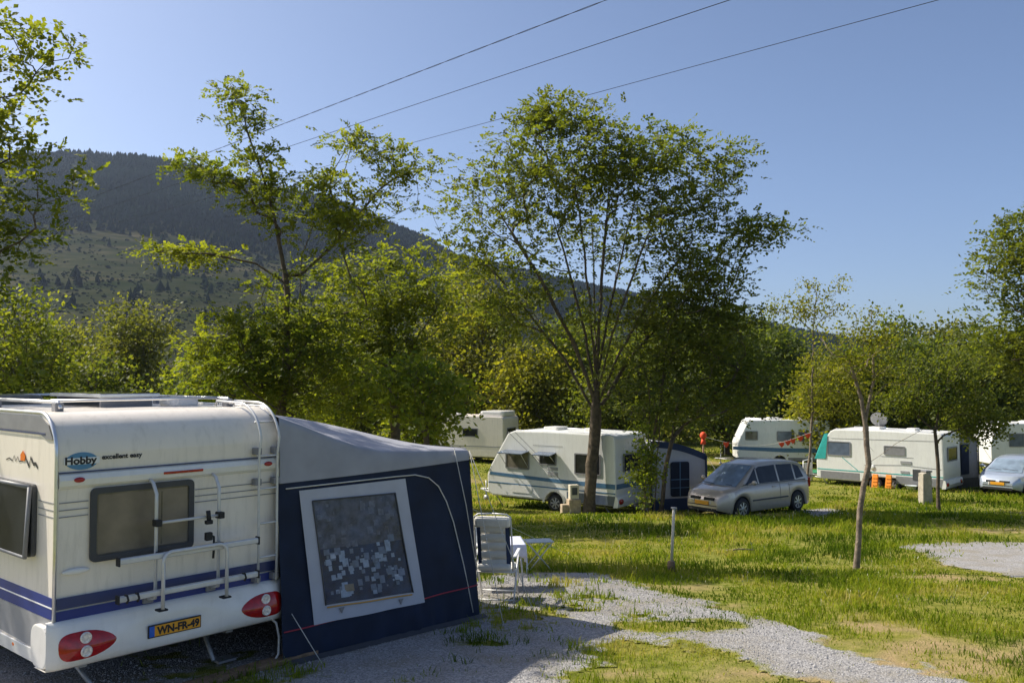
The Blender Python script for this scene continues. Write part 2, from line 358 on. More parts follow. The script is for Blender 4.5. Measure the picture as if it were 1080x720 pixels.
at = ground.data.attributes.new('bare', 'FLOAT', 'POINT'); at.data.foreach_set('value', np.where(near, be, 0).astype(np.float32))
# gravel sheets
def gravelmat():
    """the same soil as the meadow, with crushed stone mixed in by the sheet's own coverage"""
    m = groundmat(); m.name = 'crushed_gravel'; nt = m.node_tree; L = nt.links; b = nt.nodes['Principled BSDF']
    soil = b.inputs['Base Color'].links[0].from_socket
    tc = nn(nt, 'ShaderNodeTexCoord'); vo = nn(nt, 'ShaderNodeTexVoronoi'); vo.inputs['Scale'].default_value = 55; L.new(tc.outputs['Object'], vo.inputs['Vector'])
    no = nn(nt, 'ShaderNodeTexNoise'); no.inputs['Scale'].default_value = 1.6; no.inputs['Detail'].default_value = 6; L.new(tc.outputs['Object'], no.inputs['Vector'])
    bw = nn(nt, 'ShaderNodeRGBToBW'); L.new(vo.outputs['Color'], bw.inputs[0])
    r = nn(nt, 'ShaderNodeValToRGB'); L.new(bw.outputs[0], r.inputs[0]); e = r.color_ramp.elements; e[0].color = (.20, .195, .195, 1); e[0].position = .15; e[1].color = (.42, .405, .395, 1); e[1].position = .85
    mx = nn(nt, 'ShaderNodeMix', data_type='RGBA'); mr = nn(nt, 'ShaderNodeMapRange'); mr.inputs[1].default_value = .44; mr.inputs[2].default_value = .68; mr.inputs[4].default_value = .6
    L.new(no.outputs['Fac'], mr.inputs[0]); L.new(mr.outputs[0], mx.inputs[0]); L.new(r.outputs[0], mx.inputs[6]); mx.inputs[7].default_value = (.24, .21, .15, 1)
    at = nn(nt, 'ShaderNodeAttribute', attribute_name='gravel'); s1 = nn(nt, 'ShaderNodeMath', operation='MULTIPLY_ADD'); L.new(at.outputs['Fac'], s1.inputs[0]); s1.inputs[1].default_value = 3.2; s1.inputs[2].default_value = -1.75
    n5 = nn(nt, 'ShaderNodeTexNoise'); n5.inputs['Scale'].default_value = 14; n5.inputs['Detail'].default_value = 5; L.new(tc.outputs['Object'], n5.inputs['Vector'])
    s2 = nn(nt, 'ShaderNodeMath', operation='MULTIPLY_ADD', use_clamp=True); L.new(n5.outputs['Fac'], s2.inputs[0]); s2.inputs[1].default_value = 2.2; L.new(s1.outputs[0], s2.inputs[2])
    m3 = nn(nt, 'ShaderNodeMix', data_type='RGBA'); L.new(s2.outputs[0], m3.inputs[0]); L.new(soil, m3.inputs[6]); L.new(mx.outputs[2], m3.inputs[7]); L.new(m3.outputs[2], b.inputs['Base Color'])
    bp = nn(nt, 'ShaderNodeBump'); bp.inputs['Strength'].default_value = .9; bp.inputs['Distance'].default_value = .012; bp.invert = True
    L.new(vo.outputs['Distance'], bp.inputs['Height']); L.new(bp.outputs[0], b.inputs['Normal'])
    return m
GM = gravelmat()
def sheet(name, x0, x1, y0, y1, st):
    a = np.arange(x0, x1, st); c = np.arange(y0, y1, st); X, Y = np.meshgrid(a, c); gr, _ = masks(X, Y)
    keep = gr[:-1, :-1] > .02; n = len(a); i, j = np.meshgrid(np.arange(n - 1), np.arange(len(c) - 1)); qq = (j * n + i)[keep]
    ix = np.stack([qq, qq + 1, qq + n + 1, qq + n], 1).ravel(); u, inv = np.unique(ix, return_inverse=True)
    V = np.stack([X.ravel(), Y.ravel(), g(X, Y).ravel() - .006 + .020 * np.clip(gr.ravel() / .18, 0, 1)], 1)[u]
    o = npmesh(name, V, 4, inv, GM, smooth=True); _, be_ = masks(V[:, 0], V[:, 1])
    for nm, val in (('gravel', gr.ravel()[u]), ('bare', be_)):
        t_ = o.data.attributes.new(nm, 'FLOAT', 'POINT'); t_.data.foreach_set('value', val.astype(np.float32))
    return struct(o)
sheet('gravel_path', -12, 7.8, 6, 16, .04)
sheet('gravel_pitch', patchr[0][0] - 3, patchr[4][0] + 3, patchr[4][1] - 3, patchr[1][1] + 3, .06)
sheet('gravel_patch', patchc[0][0] - 2, patchc[2][0] + 2, patchc[3][1] - 2, patchc[1][1] + 2, .08)
rng = np.random.default_rng(5)
# loose stones (stuff)
def stones():
    N = 60000; x = rng.uniform(-6, 7, N); y = rng.uniform(7.5, 15.5, N); gr, be = masks(x, y); k = (gr > .35) & (rng.random(N) < np.clip(gr + .1, 0, 1)); x, y = x[k], y[k]
    n = len(x); s = rng.uniform(.004, .013, n) * (1 + (rng.random(n) > .97) * .8)
    base = np.array([(1, 0, 0), (-1, 0, 0), (0, 1, 0), (0, -1, 0), (0, 0, .7), (0, 0, -.7)], float)
    V = base[None] * s[:, None, None] * rng.uniform(.6, 1.3, (n, 6, 1)); a = rng.uniform(0, 2 * PI, n); ca, sa = np.cos(a)[:, None], np.sin(a)[:, None]
    V = np.stack([V[..., 0] * ca - V[..., 1] * sa, V[..., 0] * sa + V[..., 1] * ca, V[..., 2]], -1)
    V += np.stack([x, y, g(x, y) + .014 + s * .3], 1)[:, None]
    tri = np.array([(0, 2, 4), (2, 1, 4), (1, 3, 4), (3, 0, 4), (2, 0, 5), (1, 2, 5), (3, 1, 5), (0, 3, 5)])
    ix = (np.arange(n)[:, None, None] * 6 + tri[None]).ravel()
    m = mat('loose_stone', (.34, .33, .325), .85, var=.3, scale=30)
    struct(npmesh('loose_gravel', V.reshape(-1, 3), 3, ix, m), 'stuff')
stones()
# grass (stuff)
def grassmat():
    m = bpy.data.materials.new('grass_blades'); m.use_nodes = True; nt = m.node_tree; L = nt.links
    for n in list(nt.nodes): nt.nodes.remove(n)
    o = nn(nt, 'ShaderNodeOutputMaterial'); ge = nn(nt, 'ShaderNodeNewGeometry'); tc = nn(nt, 'ShaderNodeTexCoord')
    no = nn(nt, 'ShaderNodeTexNoise'); no.inputs['Scale'].default_value = .55; no.inputs['Detail'].default_value = 5; L.new(tc.outputs['Object'], no.inputs['Vector'])
    ad = nn(nt, 'ShaderNodeMath', operation='MULTIPLY_ADD', use_clamp=True); L.new(ge.outputs['Random Per Island'], ad.inputs[0]); ad.inputs[1].default_value = .55
    su = nn(nt, 'ShaderNodeMath', operation='MULTIPLY_ADD'); L.new(no.outputs['Fac'], su.inputs[0]); su.inputs[1].default_value = 3.6; su.inputs[2].default_value = -1.65; L.new(su.outputs[0], ad.inputs[2])  # strong contrast: dark-green clumps, partly painted in for dappled tree shade
    r = nn(nt, 'ShaderNodeValToRGB'); L.new(ad.outputs[0], r.inputs[0]); e = r.color_ramp.elements
    e[0].color = (.06, .10, .010, 1); e[1].color = (.37, .32, .10, 1); k = e.new(.45); k.color = (.17, .225, .018, 1); k = e.new(.8); k.color = (.27, .275, .03, 1)
    d = nn(nt, 'ShaderNodeBsdfDiffuse'); L.new(r.outputs[0], d.inputs[0]); t = nn(nt, 'ShaderNodeBsdfTranslucent')
    hv = nn(nt, 'ShaderNodeMix', data_type='RGBA', blend_type='MULTIPLY'); hv.inputs[0].default_value = 1; L.new(r.outputs[0], hv.inputs[6]); hv.inputs[7].default_value = (1.7, 1.7, .9, 1); L.new(hv.outputs[2], t.inputs[0])
    ms = nn(nt, 'ShaderNodeMixShader'); ms.inputs[0].default_value = .4; L.new(d.outputs[0], ms.inputs[1]); L.new(t.outputs[0], ms.inputs[2]); L.new(ms.outputs[0], o.inputs[0])
    return m
def grass():
    xs, ys, = [], []
    for y0, y1, dens in ((6.5, 11, 900), (11, 15, 620), (15, 20, 400), (20, 27, 230), (27, 36, 120), (36, 50, 55), (50, 75, 22)):
        w = .72 * y1 + 3; n = int(2 * w * (y1 - y0) * dens); xs.append(rng.uniform(-w, w, n)); ys.append(rng.uniform(y0, y1, n))
    x = np.concatenate(xs); y = np.concatenate(ys); k = np.abs(x) < .66 * y + 3; x, y = x[k], y[k]
    gr, be = masks(x, y); clump = fbm(x * 1.3, y * 1.3, 91, 3)
    p = np.clip(1.2 - gr * 1.22, .0, 1) * np.clip(1.08 - be * 1.0, .22, 1) * np.clip((clump - .22) * 3.2, .12, 1)
    # nothing grows through the pitch under the near caravan and tent
    lx = (x + 4.03) * .6626 + (y - 8) * .749; ly = -(x + 4.03) * .749 + (y - 8) * .6626
    p *= np.where((lx > -.1) & (lx < 5.1) & (ly > -.1) & (ly < 5.8), .03, 1)
    k = rng.random(len(x)) < p; x, y, clump, be, gr = x[k], y[k], clump[k], be[k], gr[k]; n = len(x)
    tall = np.clip((fbm(x * .3, y * .3, 55, 3) - .35) * 3, 0, 1)
    tall = np.maximum(tall, np.clip(1 - np.hypot((x - 3) / 5, (y - 25.5) / 1.7), 0, 1) * 1.4)
    h = (.035 + .085 * tall * (.5 + clump)) * rng.uniform(.5, 1.5, n) * (1 - .5 * be) * (1 - .4 * gr); h = np.where(rng.random(n) > .985, h * 1.9, h)
    h = np.where(y > 30, h * 1.1, h)
    w = np.maximum(.0045, .00050 * y) * rng.uniform(.7, 1.4, n); a = rng.uniform(0, 2 * PI, n); b = rng.uniform(0, 2 * PI, n); ln = rng.uniform(.15, .9, n) * h
    z = g(x, y); dx, dy = np.cos(a) * w, np.sin(a) * w; bx, by = np.cos(b) * ln, np.sin(b) * ln
    V = np.empty((n, 5, 3)); V[:, 0] = np.stack([x - dx, y - dy, z - .01], 1); V[:, 1] = np.stack([x + dx, y + dy, z - .01], 1)
    V[:, 2] = np.stack([x + dx * .8 + bx * .35, y + dy * .8 + by * .35, z + h * .6], 1); V[:, 3] = np.stack([x - dx * .8 + bx * .35, y - dy * .8 + by * .35, z + h * .6], 1)
    V[:, 4] = np.stack([x + bx, y + by, z + h], 1)
    tri = np.array([(0, 1, 2), (0, 2, 3), (3, 2, 4)]); ix = (np.arange(n)[:, None, None] * 5 + tri[None]).ravel()
    struct(npmesh('grass', V.reshape(-1, 3), 3, ix, grassmat()), 'stuff'); print('grass blades', n)
grass()
# dry flower stalks and seed heads in the meadow (stuff)
def seedheads():
    n = 900; x = rng.uniform(-2, 16, n); y = rng.uniform(12, 27, n); gr, be = masks(x, y); cl = fbm(x * .5, y * .5, 123, 2)
    k = (gr < .2) & (cl > .5); x, y = x[k], y[k]; n = len(x); z = g(x, y); h = rng.uniform(.10, .24, n); a = rng.uniform(0, PI, n); b = rng.normal(0, .05, (n, 2)); s = .005 + .0003 * y
    V = np.empty((n, 8, 3)); dx, dy = np.cos(a) * s * .18, np.sin(a) * s * .18; tx, ty = x + b[:, 0], y + b[:, 1]
    V[:, 0] = np.stack([x - dx, y - dy, z], 1); V[:, 1] = np.stack([x + dx, y + dy, z], 1); V[:, 2] = np.stack([tx + dx, ty + dy, z + h], 1); V[:, 3] = np.stack([tx - dx, ty - dy, z + h], 1)
    dx, dy = np.cos(a) * s, np.sin(a) * s
    V[:, 4] = np.stack([tx, ty, z + h - s], 1); V[:, 5] = np.stack([tx + dx, ty + dy, z + h + s], 1); V[:, 6] = np.stack([tx, ty, z + h + 3 * s], 1); V[:, 7] = np.stack([tx - dx, ty - dy, z + h + s], 1)
    ix = (np.arange(n)[:, None, None] * 8 + np.array([(0, 1, 2, 3), (4, 5, 6, 7)])[None]).ravel()
    struct(npmesh('seed_heads', V.reshape(-1, 3), 4, ix, mat('pale_seed', (.42, .4, .27), .9, var=.3)), 'stuff')
seedheads()
# ================================================================== HILL
EU = [-900, -400, -100, 0, 90, 150, 200, 250, 300, 350, 400, 450, 480, 540, 600, 700, 780, 850, 1000, 1200, 1600, 2200]
EV = [330, 215, 170, 158, 156, 161, 171, 187, 197, 206, 228, 248, 267, 280, 294, 314, 332, 348, 372, 382, 388, 392]
def hill_h(a, y):
    """a = x/y"""
    e = (HOR - np.interp(a * F + CX, EU, EV)) / F; R = 1000 + 120 * np.sin(a * 5 + 1)
    t = np.clip((y - 170) / (R - 170), 0, 1); prof = .22 * t + .78 * t ** 2.0 ; crest = e * R
    z = -2.6 + (crest - 0) * prof
    b = np.clip((y - R) / 900, 0, 1); z = z * (1 - b * b * .8)
    x = a * y
    z += t * (1 - t) * 55 * (fbm(x * .006 + 3, y * .004, 41, 4) - .5)
    z += np.where(t < .75, 1, 0) * np.clip(t * 5, 0, 1) * (1 - t / .75) * 1.6 * np.sin(z * .42 + 5 * fbm(x * .01, y * .01, 61, 2))
    return z
aa = np.linspace(-1.6, 1.6, 420); yy = np.concatenate([np.linspace(150, 1150, 190), np.linspace(1180, 2000, 12)])
A, Y = np.meshgrid(aa, yy); Z = hill_h(A, Y); nx = len(aa); ii, jj = np.meshgrid(np.arange(nx - 1), np.arange(len(yy) - 1)); q = (jj * nx + ii).ravel()
def hillmat():
    m = bpy.data.materials.new('scrub_slope'); m.use_nodes = True; nt = m.node_tree; L = nt.links; b = nt.nodes['Principled BSDF']; tc = nn(nt, 'ShaderNodeTexCoord')
    mp = nn(nt, 'ShaderNodeMapping'); mp.inputs['Scale'].default_value = (.02, .02, .16); L.new(tc.outputs['Object'], mp.inputs[0])
    n1 = nn(nt, 'ShaderNodeTexNoise'); n1.inputs['Scale'].default_value = 1; n1.inputs['Detail'].default_value = 9; n1.inputs['Roughness'].default_value = .7; L.new(mp.outputs[0], n1.inputs['Vector'])
    r = nn(nt, 'ShaderNodeValToRGB'); L.new(n1.outputs['Fac'], r.inputs[0]); e = r.color_ramp.elements; e[0].position = .38; e[0].color = (.022, .03, .012, 1); e[1].position = .72; e[1].color = (.100, .085, .05, 1); k = e.new(.54); k.color = (.040, .043, .022, 1)
    L.new(r.outputs[0], b.inputs['Base Color']); b.inputs['Roughness'].default_value = 1; b.inputs['Specular IOR Level'].default_value = 0
    return m
hill = npmesh('hill', np.stack([(A * Y).ravel(), Y.ravel(), Z.ravel()], 1), 4, np.stack([q, q + 1, q + nx + 1, q + nx], 1).ravel(), hillmat(), smooth=True); struct(hill)
def conifers():
    N = 520000; a = rng.uniform(-.85, .75, N); y = 1400 * np.sqrt(rng.uniform((300 / 1400) ** 2, 1, N)); R = 1000 + 120 * np.sin(a * 5 + 1)
    z = hill_h(a, y); x = a * y; el = (z - 3) / y; e = (HOR - np.interp(a * F + CX, EU, EV)) / F
    fr = el / np.maximum(e, .02); cl = fbm(x * .012, z * .03, 201, 4)
    pr = np.clip((fr - .60) * 3.2 + (cl - .5) * 3.4, 0.16, 1) * np.where(fr > .6, .8, .8) * np.where(y > R + 40, .15, 1) * .75
    cl3 = fbm(x * .035 + 7, y * .02, 301, 3); pr = np.where(fr > .62, pr, pr * np.clip((cl3 - .36) * 8, .25, 2.6)); k = (rng.random(N) < pr) & (y < R + 130); x, y, z, fr = x[k], y[k], z[k], fr[k]; n = len(x)
    shrub = (rng.random(n) < .6) & (fr < .62); shrub |= (fr < .62) & (rng.random(n) < .93); h = np.where(shrub, rng.uniform(.6, 1.0, n) * (1 + 1.1 * rng.random(n) ** 3) * np.clip(y / 650, .55, 1.3), rng.uniform(3.5, 8, n)); r = np.where(shrub, h * rng.uniform(.6, 1.1, n), h * rng.uniform(.24, .42, n)); mk = np.where(shrub, 1.15, .7)
    S = 6; V = np.empty((n, 2 * S + 1, 3)); an = np.arange(S) * 2 * PI / S
    for i in range(S):
        j1 = rng.uniform(.6, 1.25, n); j2 = rng.uniform(.5, 1.2, n); th = an[i] + rng.uniform(-.3, .3, n)
        V[:, i] = np.stack([x + np.cos(th) * r * j1, y + np.sin(th) * r * j1, z + h * .10], 1)
        V[:, S + i] = np.stack([x + np.cos(th + .5) * r * mk * j2, y + np.sin(th + .5) * r * mk * j2, z + h * rng.uniform(.45, .65, n)], 1)
    V[:, 2 * S] = np.stack([x, y, z + h], 1)
    tri = []
    for i in range(S):
        j = (i + 1) % S; tri += [(i, j, S + j), (i, S + j, S + i), (S + i, S + j, 2 * S)]
    ix = (np.arange(n)[:, None, None] * (2 * S + 1) + np.array(tri)[None]).ravel()
    m = mat('conifer_green', (.014, .022, .013), 1, var=.6, scale=.02, spec=0)
    struct(npmesh('hillside_forest', V.reshape(-1, 3), 3, ix, m), 'stuff'); print('conifers', n)
conifers()
# ================================================================== TREES
def unit(v): return v / np.maximum(np.linalg.norm(v, axis=-1, keepdims=True), 1e-9)
def leaves_mesh(org, out, ls, style, R, comp):
    """org (n,3) leaf spray origins, out (n,3) outward dirs"""
    n = len(org); h = R.normal(0, 1, (n, 3)); h[:, 2] *= .35; d = unit(out * .9 + unit(h) * .9 + np.array([0, 0, -.12]))
    if style == 'locust':
        K = comp; L = ls * 3.6 * R.uniform(.7, 1.2, n)
        up = unit(np.stack([R.normal(0, .35, n), R.normal(0, .35, n), np.ones(n)], 1)); side = unit(np.cross(d, up)); nm = np.cross(side, d)
        c = []; dd = []; 
        for k in range(K):
            s = 1 if k % 2 else -1; t = (k // 2 + .6) / ((K + 1) // 2)
            c.append(org + d * (L * t)[:, None] - np.array([0, 0, 1.]) * (L * .25 * t * t)[:, None])
            dd.append(unit(d * .55 + side * s * .85 + nm * R.normal(0, .18, n)[:, None]) if k < K - 1 else d)
        c = np.concatenate(c); dd = np.concatenate(dd); nrm = unit(np.tile(nm, (K, 1)) + R.normal(0, .35, (n * K, 3)))
        asp = .40
    else:
        K = comp; c = np.repeat(org, K, 0) + R.normal(0, ls * 1.3, (n * K, 3)) * np.array([1, 1, .7]); dd = unit(np.repeat(d, K, 0) + R.normal(0, .8, (n * K, 3)))
        nrm = unit(R.normal(0, .75, (n * K, 3)) + np.array([0, 0, .9])); asp = .36
    m = len(c); l = ls * R.uniform(.65, 1.25, m)[:, None]; sd = unit(np.cross(dd, nrm)); nrm = np.cross(sd, dd)
    V = np.empty((m, 4, 3)); V[:, 0] = c; V[:, 1] = c + dd * l * .5 + sd * l * asp + nrm * l * .06; V[:, 2] = c + dd * l; V[:, 3] = c + dd * l * .5 - sd * l * asp + nrm * l * .06
    return V
def grow_tree(name, label, base, stems, blobs, n_cl, per, ls, lm, bm_, trunk_r, seed=1, style='locust', comp=7, cat='tree', group=None, spread=.4, tip=.006, shell=.45, extra=None, maxlim=1.2):
    """stems: list of polylines relative to base; blobs: (cx,cy,cz,rx,ry,rz,weight)"""
    R = np.random.default_rng(seed); bz = gz(base[0], base[1]) if len(base) == 2 else base[2]
    pos = []; par = []; fixed = {}
    for st in stems:
        st = [np.array(p, float) for p in st]; prev = -1
        if pos:
            dd_ = [np.linalg.norm(p - st[0]) for p in pos]; kk_ = int(np.argmin(dd_))
            if dd_[kk_] < .3 and st[0][2] > .3: prev = kk_
        for i in range(len(st) - 1):
            m = max(2, int(np.linalg.norm(st[i + 1] - st[i]) / .35))
            for k in range(m if i < len(st) - 2 else m + 1):
                p = st[i] + (st[i + 1] - st[i]) * k / m + (R.normal(0, .012, 3) if prev >= 0 else 0)
                pos.append(p); par.append(prev); prev = len(pos) - 1
    nstem = len(pos)
    w = np.array([b[6] if len(b) > 6 else b[3] * b[4] * b[5] for b in blobs]); w = w / w.sum(); tg = []; bi = R.choice(len(blobs), n_cl, p=w)
    for b in bi:
        c = blobs[b]; v = R.normal(0, 1, 3); v /= np.linalg.norm(v); r = (shell + (1 - shell) * R.random()) if R.random() < .8 else R.random() ** .5
        tg.append(np.array(c[:3]) + v * r * np.array(c[3:6]))
    if extra: tg += [np.array(e, float) for e in extra]
    top = pos[nstem - 1]; low = .18 * max(p[2] for p in pos); tg.sort(key=lambda t: np.linalg.norm(t - pos[nstem // 2]))
    PA = np.array(pos); cap = nstem + len(tg) * 14 + 10; arr = np.zeros((cap, 3)); arr[:nstem] = PA; n = nstem; clus = []
    for t in tg:
        q = arr[:n]; dv = t - q; dist = np.linalg.norm(dv, axis=1); hd = np.linalg.norm(dv[:, :2], axis=1)
        cost = dist + 2.0 * np.maximum(0, q[:, 2] - t[2] + .45 * hd) + np.where(q[:, 2] < low, 50, 0)
        k = int(np.argmin(cost)); d = dist[k]; a = arr[k].copy()
        if d < .05: continue
        pd = arr[k] - arr[par[k]] if par[k] >= 0 else np.array([0, 0, 1.]); pd = pd / (np.linalg.norm(pd) + 1e-9)
        c = a + (pd * .35 + dv[k] / d * .15) * d * .6 + np.array([0, 0, .06 * d]); m = max(2, min(12, int(d / .3))); pr = k
        for i in range(1, m + 1):
            s = i / m; p = a * (1 - s) ** 2 + 2 * c * s * (1 - s) + t * s * s + (R.normal(0, .02, 3) if i < m else 0)
            arr[n] = p; par.append(pr); pr = n; n += 1
        clus.append((pr, a, t, m))
    N = n; par = np.array(par); nchild = np.bincount(par[par >= 0], minlength=N); w = np.where(nchild == 0, 1., 0.)
    for i in range(N - 1, -1, -1):
        if par[i] >= 0: w[par[i]] += w[i]
    rb = w ** (1 / 2.2); roots = [i for i in range(N) if par[i] < 0]; mx = max(rb[r] for r in roots)
    pw = math.log(trunk_r / tip) / math.log(mx); rad = tip * rb ** pw
    for i in range(nstem):
        if arr[i][2] < .35: rad[i] *= 1 + .35 * (1 - max(arr[i][2], 0) / .35)
    root = thing(name, label, cat, (base[0], base[1], bz), 0, group)
    S = 7; ci = np.array([i for i in range(N) if par[i] >= 0]); pi = par[ci]; a = arr[pi]; b = arr[ci]; d = unit(b - a)
    ref = np.where(np.abs(d[:, 2:3]) > .85, np.array([[1., 0, 0]]), np.array([[0, 0, 1.]])); u = unit(np.cross(d, ref)); v = np.cross(d, u)
    # shared orientation per segment, small overlap hides the joints
    a = a - d * rad[ci][:, None] * .3; b = b + d * rad[ci][:, None] * .3
    an = np.arange(S) * 2 * PI / S; ring = u[:, None] * np.cos(an)[None, :, None] + v[:, None] * np.sin(an)[None, :, None]
    ra = np.minimum(rad[pi], rad[ci] * 1.25); V = np.concatenate([a[:, None] + ring * ra[:, None, None], b[:, None] + ring * rad[ci][:, None, None]], 1).reshape(-1, 3)
    o = np.arange(len(ci))[:, None] * 2 * S; kk = np.arange(S)[None]; k2 = (kk + 1) % S
    ix = np.stack([o + kk, o + k2, o + S + k2, o + S + kk], -1).ravel()
    big = rad[ci] > .0; 
    npmesh('trunk', V, 4, ix, bm_, root, smooth=True)
    if per:
        og = []; ou = []
        for pr, a_, t_, m in clus:
            k = max(2, int(per * R.uniform(.6, 1.4))); s = 1.08 - np.abs(R.normal(0, .42, k)) if style == 'locust' else 1 - np.abs(R.normal(0, .30, k)); s = np.clip(s, .2, 1.1)[:, None]
            o_ = a_ + (t_ - a_) * s + R.normal(0, 1, (k, 3)) * np.array([spread, spread, spread * (.26 if style == 'locust' else .42)]); dr = unit(o_ - a_ + R.normal(0, .2, (k, 3))); og.append(o_); ou.append(dr)
        VL = leaves_mesh(np.concatenate(og), np.concatenate(ou), ls, style, R, comp)
        npmesh('crown', VL.reshape(-1, 3), 4, np.arange(len(VL) * 4), lm, root)
        grow_tree.total += len(VL)
    return root
grow_tree.total = 0
def rel(u, v, y, base):
    p = P(u, v, y); return (p.x - base[0], p.y - base[1], p.z - gz(base[0], base[1]))
def blob(u, v, y, ru, rv, base, rd=None, w=None):
    p = rel(u, v, y, base); s = y / F; b = [p[0], p[1], p[2], ru * s, (rd if rd else ru * s), rv * s]
    if w: b.append(w)
    return tuple(b)
# --- central locust
b0 = tuple(G(621, 541)[:2]); y0 = b0[1]
grow_tree('locust_tree', 'tall spreading tree with many fanning limbs, its trunk in front of the middle caravan', b0,
    [[(0, 0, 0), rel(624, 490, y0, b0), rel(629, 440, y0, b0), rel(629, 400, y0, b0)]] + [[rel(629, sv, y0, b0), rel(629 + (tu - 629) * .22, sv - (sv - tv) * .30, y0 + dy * .3, b0), rel(629 + (tu - 629) * .58, sv - (sv - tv) * .66, y0 + dy * .7, b0), rel(tu, tv, y0 + dy, b0)]
     for sv, tu, tv, dy in ((438, 475, 240, .8), (425, 520, 215, -1.2), (432, 548, 255, 2.0), (415, 565, 175, .8), (403, 600, 150, -1.4), (400, 622, 180, 1.8), (401, 645, 165, -.4), (410, 680, 175, 1.6), (418, 705, 200, -1.6), (428, 745, 235, .4), (436, 770, 265, 1.6), (433, 700, 290, -1.8))],
    [blob(600, 165, y0, 90, 62, b0), blob(690, 180, y0, 80, 60, b0), blob(740, 255, y0, 65, 60, b0), blob(530, 205, y0, 60, 50, b0), blob(640, 235, y0, 110, 60, b0, w=13), blob(495, 255, y0, 42, 28, b0), blob(800, 245, y0, 34, 18, b0, w=2.2),
     blob(580, 125, y0, 25, 22, b0, w=3), blob(730, 330, y0 + .5, 60, 60, b0, w=9), blob(530, 300, y0, 75, 50, b0, w=8), blob(600, 330, y0, 90, 35, b0, w=4), blob(765, 175, y0, 22, 35, b0, w=2.5)],
    640, 11, .12, M['lf_mid'], M['bark'], .19, 11, 'locust', 7, spread=.34, extra=[rel(832, 238, y0, b0), rel(455, 222, y0, b0), rel(577, 100, y0, b0), rel(770, 150, y0, b0)])
# --- tall slim locust behind the near tent
b1 = (P(294, 400, 18.5).x, 18.5); y1 = 18.5
grow_tree('locust_tree', 'slender young tree with sparse layered fronds rising behind the near caravan', b1,
    [[(0, 0, 0), rel(296, 440, y1, b1), rel(302, 395, y1, b1), rel(303, 310, y1, b1), rel(290, 230, y1, b1), rel(268, 160, y1, b1), rel(252, 105, y1, b1)],
     [rel(302, 395, y1, b1), rel(325, 360, y1, b1), rel(345, 320, y1, b1)], [rel(303, 400, y1, b1), rel(316, 330, y1 + .4, b1), rel(318, 270, y1 + .4, b1), rel(340, 210, y1 + .4, b1), rel(362, 160, y1 + .4, b1)],
     [rel(303, 300, y1, b1), rel(270, 278, y1, b1), rel(220, 268, y1 - .2, b1), rel(168, 266, y1 - .3, b1)], [rel(316, 290, y1, b1), rel(360, 250, y1, b1), rel(400, 200, y1, b1), rel(438, 172, y1, b1)]],
    [blob(246, 98, y1, 12, 13, b1, .3, .35), blob(254, 128, y1, 15, 17, b1, .4, .5), blob(268, 165, y1, 18, 14, b1, .4, .45), blob(282, 200, y1, 24, 14, b1, .5, .5), blob(206, 173, y1, 22, 7, b1, .4, .35), blob(236, 188, y1, 30, 8, b1, .5, .5), blob(374, 146, y1, 26, 12, b1, .5, .5), blob(415, 163, y1, 28, 10, b1, .5, .5), blob(432, 188, y1, 20, 9, b1, .5, .35), blob(398, 205, y1, 36, 11, b1, .6, .4), blob(372, 232, y1, 38, 11, b1, .7, .35), blob(350, 185, y1, 16, 16, b1, .5, .35), blob(300, 215, y1, 60, 38, b1, .8, 1.0), blob(200, 266, y1, 45, 7, b1, .5, .9),
     blob(330, 305, y1, 75, 45, b1, .9, 1.6), blob(300, 380, y1, 100, 60, b1, 1.2, 8), blob(240, 370, y1, 50, 50, b1, 1., 2), blob(355, 235, y1, 40, 40, b1, .8, .7)],
    400, 12, .074, M['lf_locust'], M['bark'], .11, 12, 'locust', 9, spread=.22, tip=.005, extra=[rel(160, 262, y1, b1), rel(448, 165, y1, b1), rel(245, 88, y1, b1), rel(200, 168, y1, b1), rel(440, 215, y1, b1)])
# --- broad locust right of it
b2 = (P(420, 400, 25).x, 25.); y2 = 25.
grow_tree('locust_tree', 'broad layered light green locust directly behind the blue tent roof', b2,
    [[(0, 0, 0), rel(415, 400, y2, b2), rel(408, 330, y2, b2), rel(395, 285, y2, b2)], [rel(415, 400, y2, b2), rel(450, 340, y2, b2), rel(470, 310, y2, b2)], [rel(415, 395, y2, b2), rel(370, 345, y2, b2), rel(350, 310, y2, b2)]],
    [blob(400, 300, y2, 75, 45, b2), blob(450, 330, y2, 55, 45, b2), blob(370, 370, y2, 90, 55, b2), blob(435, 400, y2, 45, 45, b2), blob(330, 345, y2, 45, 40, b2), blob(360, 420, y2, 90, 30, b2)],
    330, 12, .105, M['lf_locust'], M['bark'], .14, 13, 'locust', 7, spread=.36)
# --- broad-leaved sapling at the tent corner
b3 = (P(452, 400, 17.5).x, 17.5); y3 = 17.5
grow_tree('young_tree', 'young bright green tree with large leaves over the grey tent roof', b3,
    [[(0, 0, 0), rel(450, 450, y3, b3), rel(440, 400, y3, b3), rel(425, 385, y3, b3)], [rel(450, 450, y3, b3), rel(475, 420, y3, b3)]],
    [blob(435, 405, y3, 45, 28, b3), blob(480, 415, y3, 28, 22, b3), blob(400, 400, y3, 26, 18, b3), blob(450, 440, y3, 50, 12, b3)], 75, 9, .12, M['lf_bright'], M['bark'], .06, 14, 'broad', 4, spread=.16)
